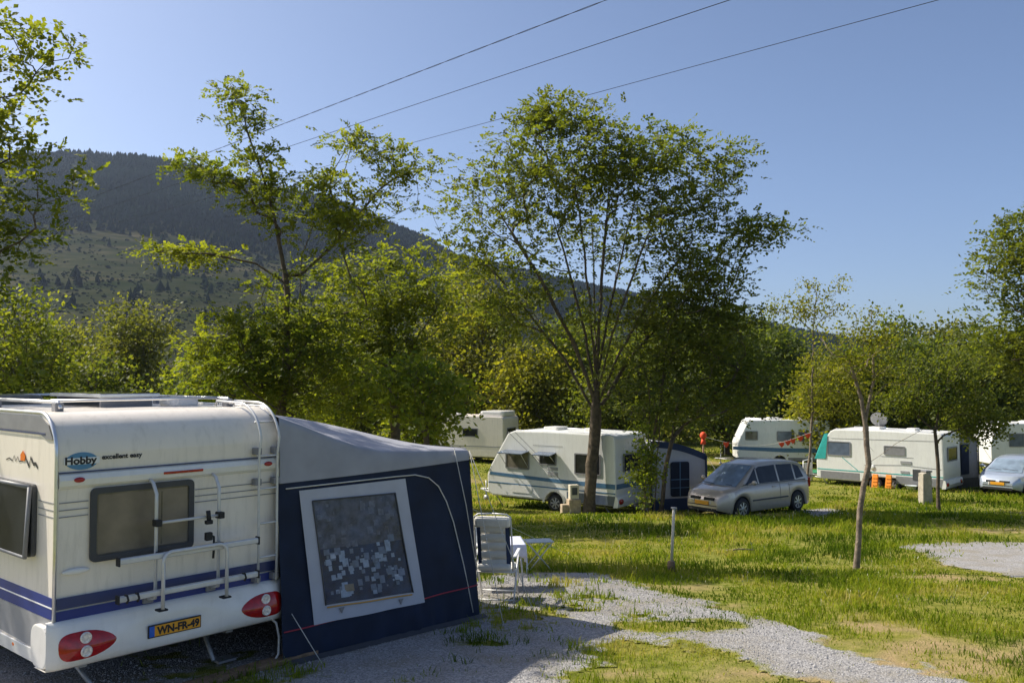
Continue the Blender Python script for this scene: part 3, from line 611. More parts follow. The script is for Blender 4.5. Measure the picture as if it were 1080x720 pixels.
# --- near left tree, trunk outside the picture
b4 = (-10.6, 13.0); y4 = 13.
def r4(u, v, y=13.): return rel(u, v, y, b4)
grow_tree('locust_tree', 'large tree reaching in from the left edge above the near caravan', b4,
    [[(0, 0, 0), (.1, 0, 2.2), (.3, 0, 4), (.3, .2, 6.5), (.2, .2, 8.6)], [(.3, 0, 3.6), (1.6, 0, 4.6), r4(-20, 200)], [(.3, 0, 4.2), (1.4, .2, 6.5), r4(-10, 60)], [(.1, 0, 2.6), (1.6, -.2, 2.9), r4(-10, 330)]],
    [blob(10, 50, y4, 42, 32, b4), blob(-30, 90, y4, 60, 100, b4), blob(20, 185, y4, 48, 32, b4), blob(-30, 250, y4, 60, 90, b4), blob(-5, 290, y4, 42, 60, b4), blob(-130, 150, y4, 120, 170, b4, 2.), blob(-10, 380, y4, 45, 36, b4), (-.5, 0, 6.5, 2.6, 2.6, 2.4), (0, 0, 4.5, 2.5, 2.4, 1.6)],
    620, 14, .082, M['lf_locust'], M['bark'], .15, 15, 'locust', 9, spread=.25, extra=[r4(68, 38), r4(72, 62), r4(78, 182), r4(60, 150), r4(72, 205), r4(38, 240), r4(20, 100)])
# --- multi-stem group in front of the striped tent
b5 = tuple(G(690, 541)[:2]); y5 = b5[1]
grow_tree('multi_stem_tree', 'dark dense tree with four thin stems beside the blue and white tent', b5,
    [[(-.35, 0, 0), rel(683, 480, y5, b5), rel(686, 420, y5, b5), rel(672, 360, y5, b5)], [(0, 0, 0), rel(693, 480, y5, b5), rel(697, 420, y5, b5), rel(705, 340, y5, b5)], [(.2, .1, 0), rel(703, 490, y5, b5), rel(714, 430, y5, b5), rel(740, 370, y5, b5)], [(-.15, .1, 0), rel(688, 470, y5, b5), rel(700, 400, y5, b5), rel(730, 320, y5, b5)]],
    [blob(700, 350, y5, 60, 55, b5), blob(750, 360, y5, 50, 60, b5), blob(740, 300, y5, 45, 40, b5), blob(665, 400, y5, 35, 30, b5), blob(720, 425, y5, 70, 22, b5), blob(790, 400, y5, 38, 38, b5), blob(790, 340, y5, 28, 30, b5)],
    300, 10, .11, M['lf_mid'], M['bark'], .07, 16, 'locust', 7, spread=.36)
bs = tuple(G(680, 545)[:2]); ys = bs[1]
grow_tree('shrub', 'upright bright green shrub at the foot of the thin stems by the middle caravan', bs,
    [[(0, 0, 0), rel(680, 500, ys, bs), rel(682, 470, ys, bs)], [(.1, 0, 0), rel(688, 500, ys, bs), rel(676, 450, ys, bs)]], [blob(682, 500, ys, 14, 38, bs), blob(676, 460, ys, 12, 22, bs)], 46, 8, .11, M['lf_bright'], M['bark'], .02, 17, 'broad', 4, cat='shrub', spread=.12)
# --- small ash on the lawn
b6 = tuple(G(903, 601)[:2]); y6 = b6[1]
grow_tree('young_tree', 'young tree on the lawn with pale leaning trunk and one long side branch', b6,
    [[(0, 0, 0), rel(908, 540, y6, b6), rel(914, 490, y6, b6), rel(913, 450, y6, b6), rel(908, 420, y6, b6), rel(897, 385, y6, b6), rel(880, 355, y6, b6)], [rel(912, 455, y6, b6), rel(921, 400, y6, b6), rel(918, 350, y6, b6)], [rel(915, 488, y6, b6), rel(945, 466, y6, b6), rel(975, 452, y6, b6)]],
    [blob(903, 370, y6, 44, 38, b6, .7), blob(920, 345, y6, 24, 24, b6, .5), blob(875, 350, y6, 24, 20, b6, .4), blob(935, 395, y6, 26, 26, b6, .5, .08)], 95, 8, .058, M['lf_yellow'], M['barkg'], .052, 18, 'broad', 4, spread=.12, tip=.004)
# --- round tree by the stone post
b7 = tuple(G(990, 538)[:2]); y7 = b7[1]
grow_tree('young_tree', 'small round-headed tree with thin dark trunk beside the stone post', b7,
    [[(0, 0, 0), rel(989, 490, y7, b7), rel(986, 455, y7, b7), rel(992, 420, y7, b7)], [rel(986, 455, y7, b7), rel(960, 430, y7, b7)], [rel(986, 455, y7, b7), rel(1020, 425, y7, b7)]],
    [blob(975, 410, y7, 42, 32, b7), blob(1010, 415, y7, 38, 34, b7), blob(990, 385, y7, 40, 20, b7), blob(1040, 440, y7, 22, 18, b7, w=1), blob(948, 425, y7, 22, 18, b7, w=1), blob(1030, 455, y7, 25, 10, b7, w=.6)], 230, 10, .11, M['lf_mid'], M['bark'], .06, 19, 'broad', 4, spread=.2)
# --- thin pale tree behind the silver car
b8 = tuple(G(849, 524)[:2]); y8 = b8[1]
grow_tree('young_tree', 'thin straggly tree with yellowish tips right behind the silver people carrier', b8,
    [[(0, 0, 0), rel(855, 470, y8, b8), rel(857, 410, y8, b8), rel(858, 340, y8, b8), rel(862, 300, y8, b8)], [rel(858, 350, y8, b8), rel(835, 330, y8, b8), rel(812, 328, y8, b8)]],
    [blob(868, 298, y8, 26, 14, b8, .5), blob(835, 322, y8, 36, 13, b8, .6), blob(862, 325, y8, 32, 18, b8, .6), blob(862, 400, y8, 30, 34, b8, .8), blob(875, 425, y8, 30, 20, b8, .7)], 110, 9, .105, M['lf_yellow'], M['barkg'], .05, 20, 'broad', 4, spread=.2)
# --- right edge tree
b9 = (P(1115, 400, 36).x, 36.); y9 = 36.
grow_tree('locust_tree', 'big locust at the right edge leaning its crown over the caravan there', b9,
    [[(0, 0, 0), (0, 0, 2.5), (-.1, 0, 5), (0, .2, 8)], [(0, 0, 2.6), (-1.2, 0, 4.5), (-2., 0, 6.5)]],
    [blob(1065, 290, y9, 42, 50, b9), blob(1110, 260, y9, 60, 60, b9), blob(1070, 370, y9, 50, 50, b9), blob(1120, 370, y9, 70, 60, b9), blob(1045, 330, y9, 25, 20, b9)], 300, 12, .15, M['lf_mid'], M['bark'], .2, 21, 'locust', 7, spread=.45)
# --- trees of the background belt
BT = [
 (440, 31, 392, 22, 'lf_locust', 'small bright tree hiding the left part of the shaded cream caravan'),
  # u, depth, top v, half width px, leaf material, label
 (18, 30, 282, 62, 'lf_locust', 'bright green leafy tree low at the left edge behind the near caravan'),
 (140, 52, 308, 46, 'lf_olive', 'rounded olive-green tree in front of the hill, left of the slender locust'),
 (66, 62, 334, 44, 'lf_olive', 'dull olive tree at the foot of the scrubby slope near the left edge'),
 (215, 36, 362, 52, 'lf_bright', 'low spreading yellow-green tree behind the near caravan roof'),
 (95, 40, 372, 45, 'lf_mid', 'low dark bush-like tree seen just above the solar panel'),
 (280, 48, 340, 60, 'lf_mid', 'mid green tree filling in behind the slender locust trunk'),
 (505, 60, 268, 56, 'lf_yellow', 'feathery yellow-green tree left of the tall spreading locust'),
 (560, 56, 358, 50, 'lf_yellow', 'glowing yellow tree right behind the caravan with open window flaps'),
 (470, 62, 335, 55, 'lf_olive', 'olive tree behind the shaded cream caravan'),
 (610, 60, 330, 55, 'lf_bright', 'light green tree behind the middle caravan, half hidden by the forked trunk'),
 (660, 50, 355, 48, 'lf_mid', 'green tree behind the rear of the middle caravan'),
 (700, 68, 322, 55, 'lf_dark', 'dark green tree behind the thin multi-stem group'),
 (765, 58, 318, 45, 'lf_dark', 'dark tree rising behind the bunting'),
 (820, 66, 340, 42, 'lf_dark', 'dense dark tree behind the flag-decorated caravan'),
 (795, 90, 328, 40, 'lf_mid', 'distant tree whose top shows above the flag-decorated caravan'),
 (872, 50, 378, 34, 'lf_yellow', 'bright yellow-green tree left of the caravan with the teal cover'),
 (905, 62, 362, 42, 'lf_dark', 'mid green tree behind the caravan with the teal cover'),
 (944, 82, 330, 26, 'lf_dark', 'dark round tree standing out on the skyline behind the leaning lawn tree'),
 (965, 62, 352, 42, 'lf_dark', 'green tree behind the round-headed young tree'),
 (1005, 66, 333, 42, 'lf_olive', 'olive tree on the skyline between the round headed tree and right edge'),
 (1048, 52, 345, 48, 'lf_mid', 'full green tree behind the blue-silver car'),
 (1130, 60, 320, 70, 'lf_mid', 'broad green tree beyond the right edge caravan'),
 (-70, 45, 300, 75, 'lf_mid', 'green tree just beyond the left edge of the camp'),
 (385, 64, 350, 60, 'lf_mid', 'green tree behind the broad layered locust'),
 (330, 70, 338, 40, 'lf_olive', 'olive tree at the foot of the hill, behind the slender locust'),
]
for i, (u, y, tv, hw, lm, lab) in enumerate(BT):
    s = y / F; b = (P(u, 400, y).x, float(y)); Rr = random.Random(100 + i); h = P(u, tv, y).z - gz(*b); w = hw * s
    bl = [(0, 0, h * .70, w * .72, w * .6, h * .27), (w * .35, .1, h * .52, w * .62, w * .6, h * .3), (-w * .38, -.1, h * .48, w * .6, w * .6, h * .3), (0, -.3, h * .25, w * .8, w * .6, h * .2), (Rr.uniform(-.3, .3) * w, 0, h * .86, w * .35, w * .35, h * .12)]
    n = int(115 + 28 * w * h / max(1, (y / 45) ** 2) * .35); n = min(n, 240)
    grow_tree('bushy_tree', lab, b, [[(0, 0, 0), (Rr.uniform(-.1, .1), 0, h * .2), (Rr.uniform(-.3, .3), 0, h * .5), (Rr.uniform(-.3, .3), 0, h * .8)], [(0, 0, h * .15), (-w * .35, 0, h * .5)], [(0, 0, h * .15), (w * .35, 0, h * .55)]],
        bl, n, 10, .0042 * y + .03, M[lm], M['bark'], .12 + .01 * h, 200 + i, 'broad', 4, group='trees of the belt behind the caravans', spread=.0105 * y + .1, tip=.012)
# far-off woodland that reads as one mass
def woodland():
    R = np.random.default_rng(9); n = 520; a = R.uniform(-.95, .95, n); y = R.uniform(85, 165, n); x = a * y; h = R.uniform(3.2, 6.2, n); w = R.uniform(2.2, 4.2, n)
    h = np.where(a < -.1, h * .85, h); K = 110; c = np.repeat(np.stack([x, y, g(x, y) + h * .5], 1), K, 0); v = unit(R.normal(0, 1, (n * K, 3))); r = R.uniform(.55, 1, (n * K, 1)) * (1 + .18 * R.normal(0, 1, (n * K, 1)))
    o = c + v * r * np.stack([np.repeat(w, K), np.repeat(w, K), np.repeat(h * .52, K)], 1); ok = o[:, 2] > g(o[:, 0], o[:, 1]); V = leaves_mesh(o[ok], v[ok], .75, 'broad', R, 1)
    struct(npmesh('distant_woodland', V.reshape(-1, 3), 4, np.arange(len(V) * 4), leafmat('leaf_far', (.022, .036, .012), (.075, .088, .026), .3, .08)), 'stuff')
woodland()
def understory():
    R = np.random.default_rng(19); n = 230; a = R.uniform(-.8, .8, n); y = R.uniform(62, 84, n); x = a * y; h = R.uniform(1.2, 3.0, n); w = R.uniform(1.4, 2.6, n)
    K = 120; c = np.repeat(np.stack([x, y, g(x, y) + h * .45], 1), K, 0); v = unit(R.normal(0, 1, (n * K, 3))); r = R.uniform(.5, 1.1, (n * K, 1))
    o = c + v * r * np.stack([np.repeat(w, K), np.repeat(w, K), np.repeat(h * .55, K)], 1); ok = o[:, 2] > g(o[:, 0], o[:, 1]); V = leaves_mesh(o[ok], v[ok], .42, 'broad', R, 1)
    struct(npmesh('undergrowth', V.reshape(-1, 3), 4, np.arange(len(V) * 4), M['lf_olive']), 'stuff')
understory()
print('leaf quads', grow_tree.total)
# ================================================================== NEAR CARAVAN
NO = Vector((-4.03, 8.0, -.02)); NR = math.radians(48.5)
nc = thing('caravan', 'large cream caravan with bicycle rack and ladder on its back, in the left foreground', 'caravan', NO, NR)
W, L = 2.3, 5.9
prof = [(.02, .44), (.0, 2.30)] + arc(.36, 2.30, .36, 180, 90, 7, .37)[1:] + [(4.9, 2.67), (5.35, 2.5), (5.75, 1.9), (5.9, 1.2), (5.9, .44)] + [(3.9, .44)] + arc(3.5, .36, .38, 20, 160, 8) + [(3.1, .44)]
body = mkobj('body', MB().prism(prof, 'x', 0, W, 0, .03, 3), M['van'], nc)
# curved panel faces stay flat shaded on the big walls, smooth round the bend
for p in body.data.polygons:
    p.use_smooth = abs(p.normal.x) < .5 and p.center.z > 2.28 and p.center.y < .5
# aluminium corner rails
def edge_rail(x, r=.017):
    pts = [(x, -.004, .82), (x, -.004, 1.5), (x, -.004, 2.28)] + [(x, a - .004, b + .004) for a, b in arc(.36, 2.30, .36, 175, 90, 8, .37)] + [(x, 2.5, 2.675), (x, 4.9, 2.675)]
    return MB().tube(pts, r, 8)
mkobj('corner_rail', edge_rail(.0), M['alu'], nc); mkobj('corner_rail', edge_rail(W), M['alu'], nc)
# dark awning channel below the roof edge on the side
bandp = [(.06, 2.44), (.16, 2.57), (.36, 2.645), (4.9, 2.645), (4.9, 2.50), (.4, 2.50), (.2, 2.44)]
mkobj('side_trim', MB().prism(bandp, 'x', -.012, -.001), M['mgrey'], nc)
mkobj('trim_line', MB().box(-.016, -.012, .22, 4.9, 2.478, 2.494), M['navy'], nc)
# stripes
st = MB(); st.box(-.006, -.001, .02, 5.6, .86, 1.05); mkobj('blue_stripe', st, M['royal'], nc)
st = MB(); st.box(-.009, -.006, .02, 5.6, .955, .967); mkobj('white_pinstripe', st, M['white'], nc)
st = MB(); st.prism([(.02, .50), (.02, .855), (5.6, .855), (5.6, .68), (.5, .55)], 'x', -.006, -.001); mkobj('grey_stripe', st, M['stripegrey'], nc)
mkobj('navy_stripe', MB().box(.02, W - .02, -.006, -.001, .945, 1.045), M['navy'], nc)
mkobj('blue_stripe', MB().box(.02, W - .02, -.006, -.001, .835, .93), M['royal'], nc)
for z in (1.88, 1.815, 1.755):
    for q in ((.03, .285, -.004, -.001), (1.33, W - .03, -.004, -.001), (-.004, -.001, .03, .37)): mkobj('pinstripe', MB().box(*q, z - .004, z + .004), M['mgrey'], nc)
# white rear ledge
mkobj('rear_ledge', MB().prism([(-.001, 2.0), (-.03, 2.03), (-.04, 2.08), (-.02, 2.125), (-.001, 2.14)], 'x', .02, W - .02), M['moulding'], nc)
mkobj('ledge_line', MB().box(.02, W - .02, -.016, -.001, 2.142, 2.152), M['navy'], nc)
for x in (.186, 2.14): mkobj('marker_lamp', MB().ell((x, -.045, 2.08), .05, .015, .024), M['red'], nc)
mkobj('brake_lamp', MB().box(.98, 1.39, -.052, -.036, 2.062, 2.086, 0, .005), M['red'], nc)
# rear window
def window(parent, plane, a0, a1, z0, z1, fw=.05, fm='mgrey', pm='pane', off=0., r=.05, th=.025):
    """plane 'y': on the rear wall (y = 0); plane 'x': on the side wall (x = 0)"""
    out = rrect(a0, a1, z0, z1, r); inn = rrect(a0 + fw, a1 - fw, z0 + fw, z1 - fw, max(.01, r - fw * .4))
    fr = MB(); n = len(out)
    def p3(q, d): return (q[0], -d - off, q[1]) if plane == 'y' else (-d - off, q[0], q[1])
    vs = [p3(q, .001) for q in out] + [p3(q, th) for q in out] + [p3(q, th) for q in inn] + [p3(q, .004) for q in inn]
    fs = [[k * n + i, k * n + (i + 1) % n, (k + 1) * n + (i + 1) % n, (k + 1) * n + i] for k in range(3) for i in range(n)]
    fr.add(vs, fs); f = mkobj('window', fr, M[fm], parent)
    pa = MB(); o2 = rrect(a0 + fw * .7, a1 - fw * .7, z0 + fw * .7, z1 - fw * .7, r * .6); pa.add([p3(q, .012) for q in o2], [list(range(len(o2)))])
    mkobj('pane', pa, M[pm], f)
    return f
wr = window(nc, 'y', .30, 1.31, 1.32, 1.99, .055, 'frame')
mkobj('blind', MB().box(.37, 1.24, -.0145, -.0125, 1.39, 1.92), mat('blind_cream', (.20, .165, .12), .35, var=.45, scale=2.2), wr)
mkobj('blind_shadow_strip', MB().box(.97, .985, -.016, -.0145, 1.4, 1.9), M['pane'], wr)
# side window, hinged at the top and slightly open
hw_ = thing('tmp', 'x', 'x'); del hw_['label'], hw_['category']; bpy.data.objects.remove(hw_)
sw = window(nc, 'x', .40, 1.75, 1.36, 2.02, .06, 'dgrey', 'panedark', 0, .06, .045)
for ch in [sw]:
    ch.rotation_euler = (0, 0, 0)
fl = MB(); fl.add([(-.052, .42, 2.0), (-.052, 1.73, 2.0), (-.085, 1.73, 1.37), (-.085, .42, 1.37), (-.064, .42, 2.0), (-.064, 1.73, 2.0), (-.097, 1.73, 1.37), (-.097, .42, 1.37)], [(0, 1, 2, 3), (7, 6, 5, 4), (0, 3, 7, 4), (1, 5, 6, 2), (0, 4, 5, 1), (3, 2, 6, 7)])
op = mkobj('open_pane', fl, mat('smoked_pane', (.018, .02, .022), .4, var=.5, scale=3, spec=.08), sw)
fr = MB(); fr.tube([(-.06, .42, 2.0), (-.06, 1.73, 2.0), (-.092, 1.73, 1.37), (-.092, .42, 1.37), (-.06, .42, 2.0)], .022, 6); mkobj('pane_rim', fr, M['mgrey'], sw)
# badge and lettering (rear)
rear = lambda x0, z0, d=.006: (lambda x, y: (x0 + x, -d, z0 + y))
el = MB(); o_ = [(.22 + .145 * math.cos(t), 2.243 + .078 * math.sin(t)) for t in [i * PI / 16 for i in range(32)]]; el.prism(o_, 'y', -.004, -.001); mkobj('badge', el, M['logo'], nc)
mkobj('badge_band', MB().box(.062, .378, -.0065, -.0045, 2.214, 2.272), M['white'], nc)
t = text_mb('Hobby', .092, rear(.072, 2.218, .0085), sx=1.12, bold=.0035); mkobj('lettering', t, M['ink'], nc)
t = text_mb('excellent easy', .062, rear(.40, 2.245, .004), sx=1.08, bold=.0022); mkobj('lettering', t, M['ink'], nc)
# mountain-like scribble mark on the side
sc = MB(); sq = [(1.16, 2.20), (1.08, 2.22), (1.0, 2.20), (.96, 2.25), (.92, 2.20), (.87, 2.245), (.84, 2.20), (.76, 2.215), (.70, 2.28), (.66, 2.225), (.60, 2.17), (.56, 2.255), (.50, 2.20), (.44, 2.205), (.40, 2.17)]
for i in range(len(sq) - 1):
    a, b = sq[i], sq[i + 1]; w = .006 + .010 * (i > 8); sc.add([(-.005, a[0], a[1] - w), (-.005, a[0], a[1] + w), (-.005, b[0], b[1] + w), (-.005, b[0], b[1] - w)], [(0, 1, 2, 3)])
mkobj('scribble_mark', sc, M['ink'], nc)
mkobj('orange_mark', MB().prism([(.80, 2.215), (.80, 2.27), (.74, 2.31), (.68, 2.26), (.70, 2.215)], 'x', -.008, -.0055), M['amber'], nc)
# oval locker handle
mkobj('locker_handle', MB().ell((.18, -.012, 1.265), .125, .016, .028, 16), M['moulding'], nc)
mkobj('side_marker', MB().ell((-.012, .85, .50), .012, .055, .034), M['amber'], nc)
# rear bumper: moulded, wraps round the corners
def bump_sec(x):
    e = min(x + .06, W + .06 - x); k = min(1, max(0, e) / .16); k = math.sin(k * PI / 2) ** .7
    dip = .045 * math.exp(-((x - 1.1) / .42) ** 4)
    d = k; return [(.02, .85), (-.03 * d, .845), (-.075 * d, .80), (-.105 * d + dip, .70), (-.125 * d + dip, .60), (-.12 * d + dip * .8, .52), (-.09 * d, .455), (-.03 * d, .425), (.25, .42)]
bp = MB(); nu = 40; xs = [-.06 + (W + .12) * i / nu for i in range(nu + 1)]
bp.grid(lambda u, v: (-.06 + (W + .12) * u, bump_sec(-.06 + (W + .12) * u)[int(round(v * 8))][0], bump_sec(-.06 + (W + .12) * u)[int(round(v * 8))][1]), nu, 8)
mkobj('rear_bumper', bp, M['moulding'], nc)
sk = MB(); sk.prism(rrect(-.0, .36, .425, .80, .12), 'x', -.055, -.003, 0, .015); mkobj('bumper_corner', sk, M['moulding'], nc)
mkobj('side_skirt', MB().box(-.022, -.002, .30, 3.0, .425, .545, 0, .006), M['moulding'], nc)
def bump_y(x, z):
    s = bump_sec(x)
    for i in range(1, 7):
        if s[i + 1][1] <= z <= s[i][1]:
            t = (s[i][1] - z) / (s[i][1] - s[i + 1][1]); return s[i][0] + (s[i + 1][0] - s[i][0]) * t
    return s[3][0]
def tail(cx, flip):
    lm = MB(); pts = []; n = 28
    for i in range(n):
        a = 2 * PI * i / n; ca, sa = math.cos(a), math.sin(a); inner = ca * flip > 0; ex = (.30 if inner else .20) * (abs(ca) ** (1.05 if inner else .45)) * (1 if ca > 0 else -1)
        pts.append((cx - .05 * flip + ex, .625 + .122 * (abs(sa) ** (1.25 if inner else .75)) * (1 if sa > 0 else -1)))
    ringn = 5; vs = []; fs = []
    for k in range(ringn + 1):
        s = 1 - k / ringn; dd = .022 * (1 - (1 - k / ringn) ** 2.5) + .002
        for (px_, pz_) in pts: xx = cx + (px_ - cx) * s; zz = .625 + (pz_ - .625) * s; vs.append((xx, bump_y(min(max(xx, -.05), W + .05), zz) - dd, zz))
    for k in range(ringn):
        for i in range(n): fs.append((k * n + i, k * n + (i + 1) % n, (k + 1) * n + (i + 1) % n, (k + 1) * n + i))
    lm.add(vs, fs, 0, True); o = mkobj('tail_light', lm, M['red'], nc)
    for z in (.69, .575):
        x = cx - .03 * flip; y = bump_y(x, z) - .024
        mkobj('lamp', MB().lathe([(.052, .004), (.05, -.008), (.042, -.012), (.036, -.006), (.018, -.010), (0, -.011)], 'y', 20, (x, y, z)), M['lens'], o)
tail(.26, 1); tail(2.04, -1)
# number plate
pl = MB(); y = bump_y(1.08, .60) - .012; pl.box(.815, 1.355, y - .012, y, .545, .665, 0, .004); pp = mkobj('number_plate', pl, M['ink'], nc)
mkobj('plate_face', MB().box(.878, 1.343, y - .016, y - .0125, .556, .654), M['plate'], pp); mkobj('plate_band', MB().box(.826, .876, y - .016, y - .0125, .556, .654), M['plateblue'], pp)
t = text_mb('WN-FR-49', .098, rear(.897, .571, -(y - .018)), sx=1.0); t2 = text_mb('WN-FR-49', .098, rear(.897, .571, -(y - .018)), sx=.425 / t.width, bold=.0045); mkobj('plate_number', t2, M['ink'], pp)
# bicycle rack
def rackpart(pts, r, m='alug', parent=None, n=8): return mkobj('rack_tube', MB().tube(pts, r, n), M[m], parent)
rk = mkobj('bicycle_rack', MB().tube([(.85, -.03, 2.02), (.85, -.09, 2.0), (.85, -.16, 1.90), (.85, -.16, 1.82), (.85, -.16, .93), (.85, -.02, .9)], .017, 10).tube([(1.5, -.03, 2.02), (1.5, -.09, 2.0), (1.5, -.16, 1.90), (1.5, -.16, 1.82), (1.5, -.16, .93), (1.5, -.02, .9)], .017, 10), M['alug'], nc)
rackpart([(.85, -.19, 1.63), (1.5, -.19, 1.63)], .014, 'alug', rk)
hoop = [(.87, -.27, .84), (.87, -.27, 1.27)] + [(a, -.27, b) for a, b in arc(.96, 1.27, .09, 180, 90, 6)] + [(a, -.27, b) for a, b in arc(1.44, 1.27, .09, 90, 0, 6)] + [(1.53, -.27, .84)]
rackpart(hoop, .018, 'alug', rk, 10)
for z, x0, x1 in ((1.33, .47, 1.90), (.99, .47, 1.90)):
    mkobj('wheel_tray', MB().prism(rrect(-.245 if z > 1.2 else -.245, -.195, z - .028, z + .028, .014), 'x', x0, x1), M['alug'], rk)
    for x in (x0 - .012, x1): mkobj('end_cap', MB().box(x, x + .014, -.255, -.185, z - .04, z + .04, 0, .004), M['black'], rk)
for x, z in ((.85, 1.63), (1.5, 1.63), (.87, 1.33), (1.5, 1.33)): mkobj('clamp', MB().box(x - .03, x + .03, -.225, -.135, z - .032, z + .032, 0, .008), M['black'], rk)
for x in (.87, 1.53): mkobj('foot_pad', MB().box(x - .045, x + .045, -.29, -.20, .822, .84, 0, .005), M['black'], rk)
for x in (.85, 1.5): mkobj('mount_bracket', MB().box(x - .05, x + .05, -.035, -.002, .86, .96, 0, .006), M['mgrey'], rk)
sp = MB(); sp.tube([(1.36, -.2, 1.69), (1.36, -.22, 1.60)], .022, 8); sp.box(1.325, 1.395, -.24, -.19, 1.56, 1.60, 0, .008); mkobj('holding_arm', sp, M['black'], rk)
sp = MB(); sp.tube([(1.38, -.2, 1.45), (1.42, -.21, 1.43), (1.42, -.21, 1.30), (1.42, -.2, 1.22)], .012, 6); sp.box(1.33, 1.40, -.23, -.18, 1.40, 1.48, 0, .01); mkobj('strap', sp, M['black'], rk)
for x in (.52, .62, 1.72): mkobj('wheel_hook', MB().tube([(x, -.25, 1.03), (x, -.29, 1.03), (x + .01, -.295, .99), (x, -.28, .96)], .011, 6), M['black'], rk)
# ladder
ld = MB(); curve = [(a - .09, b + .06) for a, b in arc(.40, 2.22, .44, 180, 95, 8, .44)]
for x in (2.0, 2.22): ld.tube([(x, -.09, .86), (x, -.09, 1.5), (x, -.09, 2.2)] + [(x, a - .0, b) for a, b in curve[1:]] + [(x, .75, 2.73), (x, .78, 2.68)], .0135, 8)
lad = mkobj('ladder', ld, M['alug'], nc)
for z in (1.12, 1.47, 1.83, 2.17): mkobj('rung', MB().tube([(2.0, -.09, z), (2.22, -.09, z)], .011, 8), M['alug'], lad)
mkobj('rung', MB().tube([(2.0, .0, 2.52), (2.22, .0, 2.52)], .011, 8), M['alug'], lad)
for z in (.9, 1.9, 2.22):
    for x in (2.0, 2.22): mkobj('bracket', MB().box(x - .035, x + .035, -.09, -.002, z - .035, z + .035, 0, .008), M['mgrey'], lad)
# roof furniture
for x in (.25, 2.05):
    rr = mkobj('roof_rail', MB().tube([(x, .55, 2.70), (x, .62, 2.76), (x, 4.6, 2.76), (x, 4.7, 2.68)], .018, 8), M['alu'], nc)
    for y in (.62, 2.2, 3.8): mkobj('rail_foot', MB().box(x - .04, x + .04, y - .05, y + .05, 2.668, 2.755, 0, .01), M['mgrey'], rr)
for y in (.8, 3.9): mkobj('cross_bar', MB().tube([(.25, y, 2.765), (2.05, y, 2.765)], .014, 8), M['alu'], nc)
sl = MB(); sl.box(.95, 1.62, 1.3, 2.6, 2.775, 2.812, 0, .005); so = mkobj('solar_panel', sl, M['alu'], nc); mkobj('solar_glass', MB().box(.975, 1.595, 1.325, 2.575, 2.812, 2.8165), M['solar'], so)
for y in (1.4, 2.5): mkobj('panel_foot', MB().box(1.0, 1.57, y - .02, y + .02, 2.668, 2.775), M['mgrey'], so)
mkobj('roof_hatch', MB().prism(rrect(1.68, 2.0, 1.1, 1.5, .08), 'z', 2.668, 2.76, 0, .03), M['moulding'], nc)
mkobj('roof_hatch', MB().prism(rrect(.5, 1.1, 3.1, 3.8, .1), 'z', 2.668, 2.78, 0, .03), M['pane'], nc)
# wheels, chassis, stabiliser legs, drawbar
def wheel(parent, x, y, r=.31, w=.19, rim='steel', face=-1, z=None, name='wheel'):
    z = r if z is None else z; f = face
    ty = MB().lathe([(r * .62, -w / 2), (r * .9, -w / 2), (r * .985, -w / 2 + .03), (r, 0), (r * .985, w / 2 - .03), (r * .9, w / 2), (r * .62, w / 2)], 'x', 28, (x, y, z)); t = mkobj(name, ty, M['black'], parent)
    rm = MB().lathe([(r * .66, f * w * .49), (r * .58, f * w * .48)], 'x', 28, (x, y, z)).lathe([(r * .58, f * w * .48), (r * .56, f * w * .2), (0, f * w * .16)], 'x', 28, (x, y, z), 1).lathe([(r * .16, f * w * .3), (r * .15, f * w * .46), (0, f * w * .47)], 'x', 16, (x, y, z))
    for k in range(7):
        a = 2 * PI * k / 7; c, s = math.cos(a), math.sin(a); d = f * w * .49
        q = [(x + d, y + r * (.12 * c - .07 * s), z + r * (.12 * s + .07 * c)), (x + d, y + r * (.12 * c + .07 * s), z + r * (.12 * s - .07 * c)), (x + d * .9, y + r * (.60 * c + .10 * s), z + r * (.60 * s - .10 * c)), (x + d * .9, y + r * (.60 * c - .10 * s), z + r * (.60 * s + .10 * c))]
        rm.add(q, [(0, 1, 2, 3)])
    mkobj('rim', rm, [M[rim], M['dgrey']], t); return t
wheel(nc, .14, 3.5, .32); wheel(nc, W - .14, 3.5, .32, face=1)
mkobj('axle', MB().tube([(.1, 3.5, .32), (W - .1, 3.5, .32)], .04, 8), M['dgrey'], nc)
mkobj('chassis', MB().box(.35, .43, .3, 5.9, .30, .43).box(W - .43, W - .35, .3, 5.9, .30, .43).box(.3, W - .3, .4, .46, .33, .43), M['steel'], nc)
for x in (.42, W - .42): mkobj('stabiliser_leg', MB().tube([(x, .9, .40), (x + (.12 if x < 1 else -.12), .35, .03)], .024, 6).box(x - .1, x + .1, .27, .43, .005, .03), M['steel'], nc)
mkobj('drawbar', MB().tube([(.4, 5.8, .38), (W / 2, 7.0, .42)], .04, 8).tube([(W - .4, 5.8, .38), (W / 2, 7.0, .42)], .04, 8), M['steel'], nc)
mkobj('underfloor', MB().box(.1, W - .1, .25, 5.8, .432, .45), M['dgrey'], nc)
mkobj('drain_hose', MB().tube([(2.2, -.02, .45), (2.24, -.07, .40), (2.27, -.08, .25), (2.25, -.10, .08), (2.17, -.12, .0)], .013, 6), M['piping'], nc)
# plank under the caravan
pk = mkobj('wooden_plank', MB().box(-.75, .75, -.1, .1, 0, .05, 0, .008), M['wood']); pk.location = (-2.65, 9.35, gz(-2.65, 9.35) + .014); pk.rotation_euler = (0, 0, math.radians(50)); tag(pk, 'weathered plank lying on the ground in the shadow under the near caravan', 'plank')
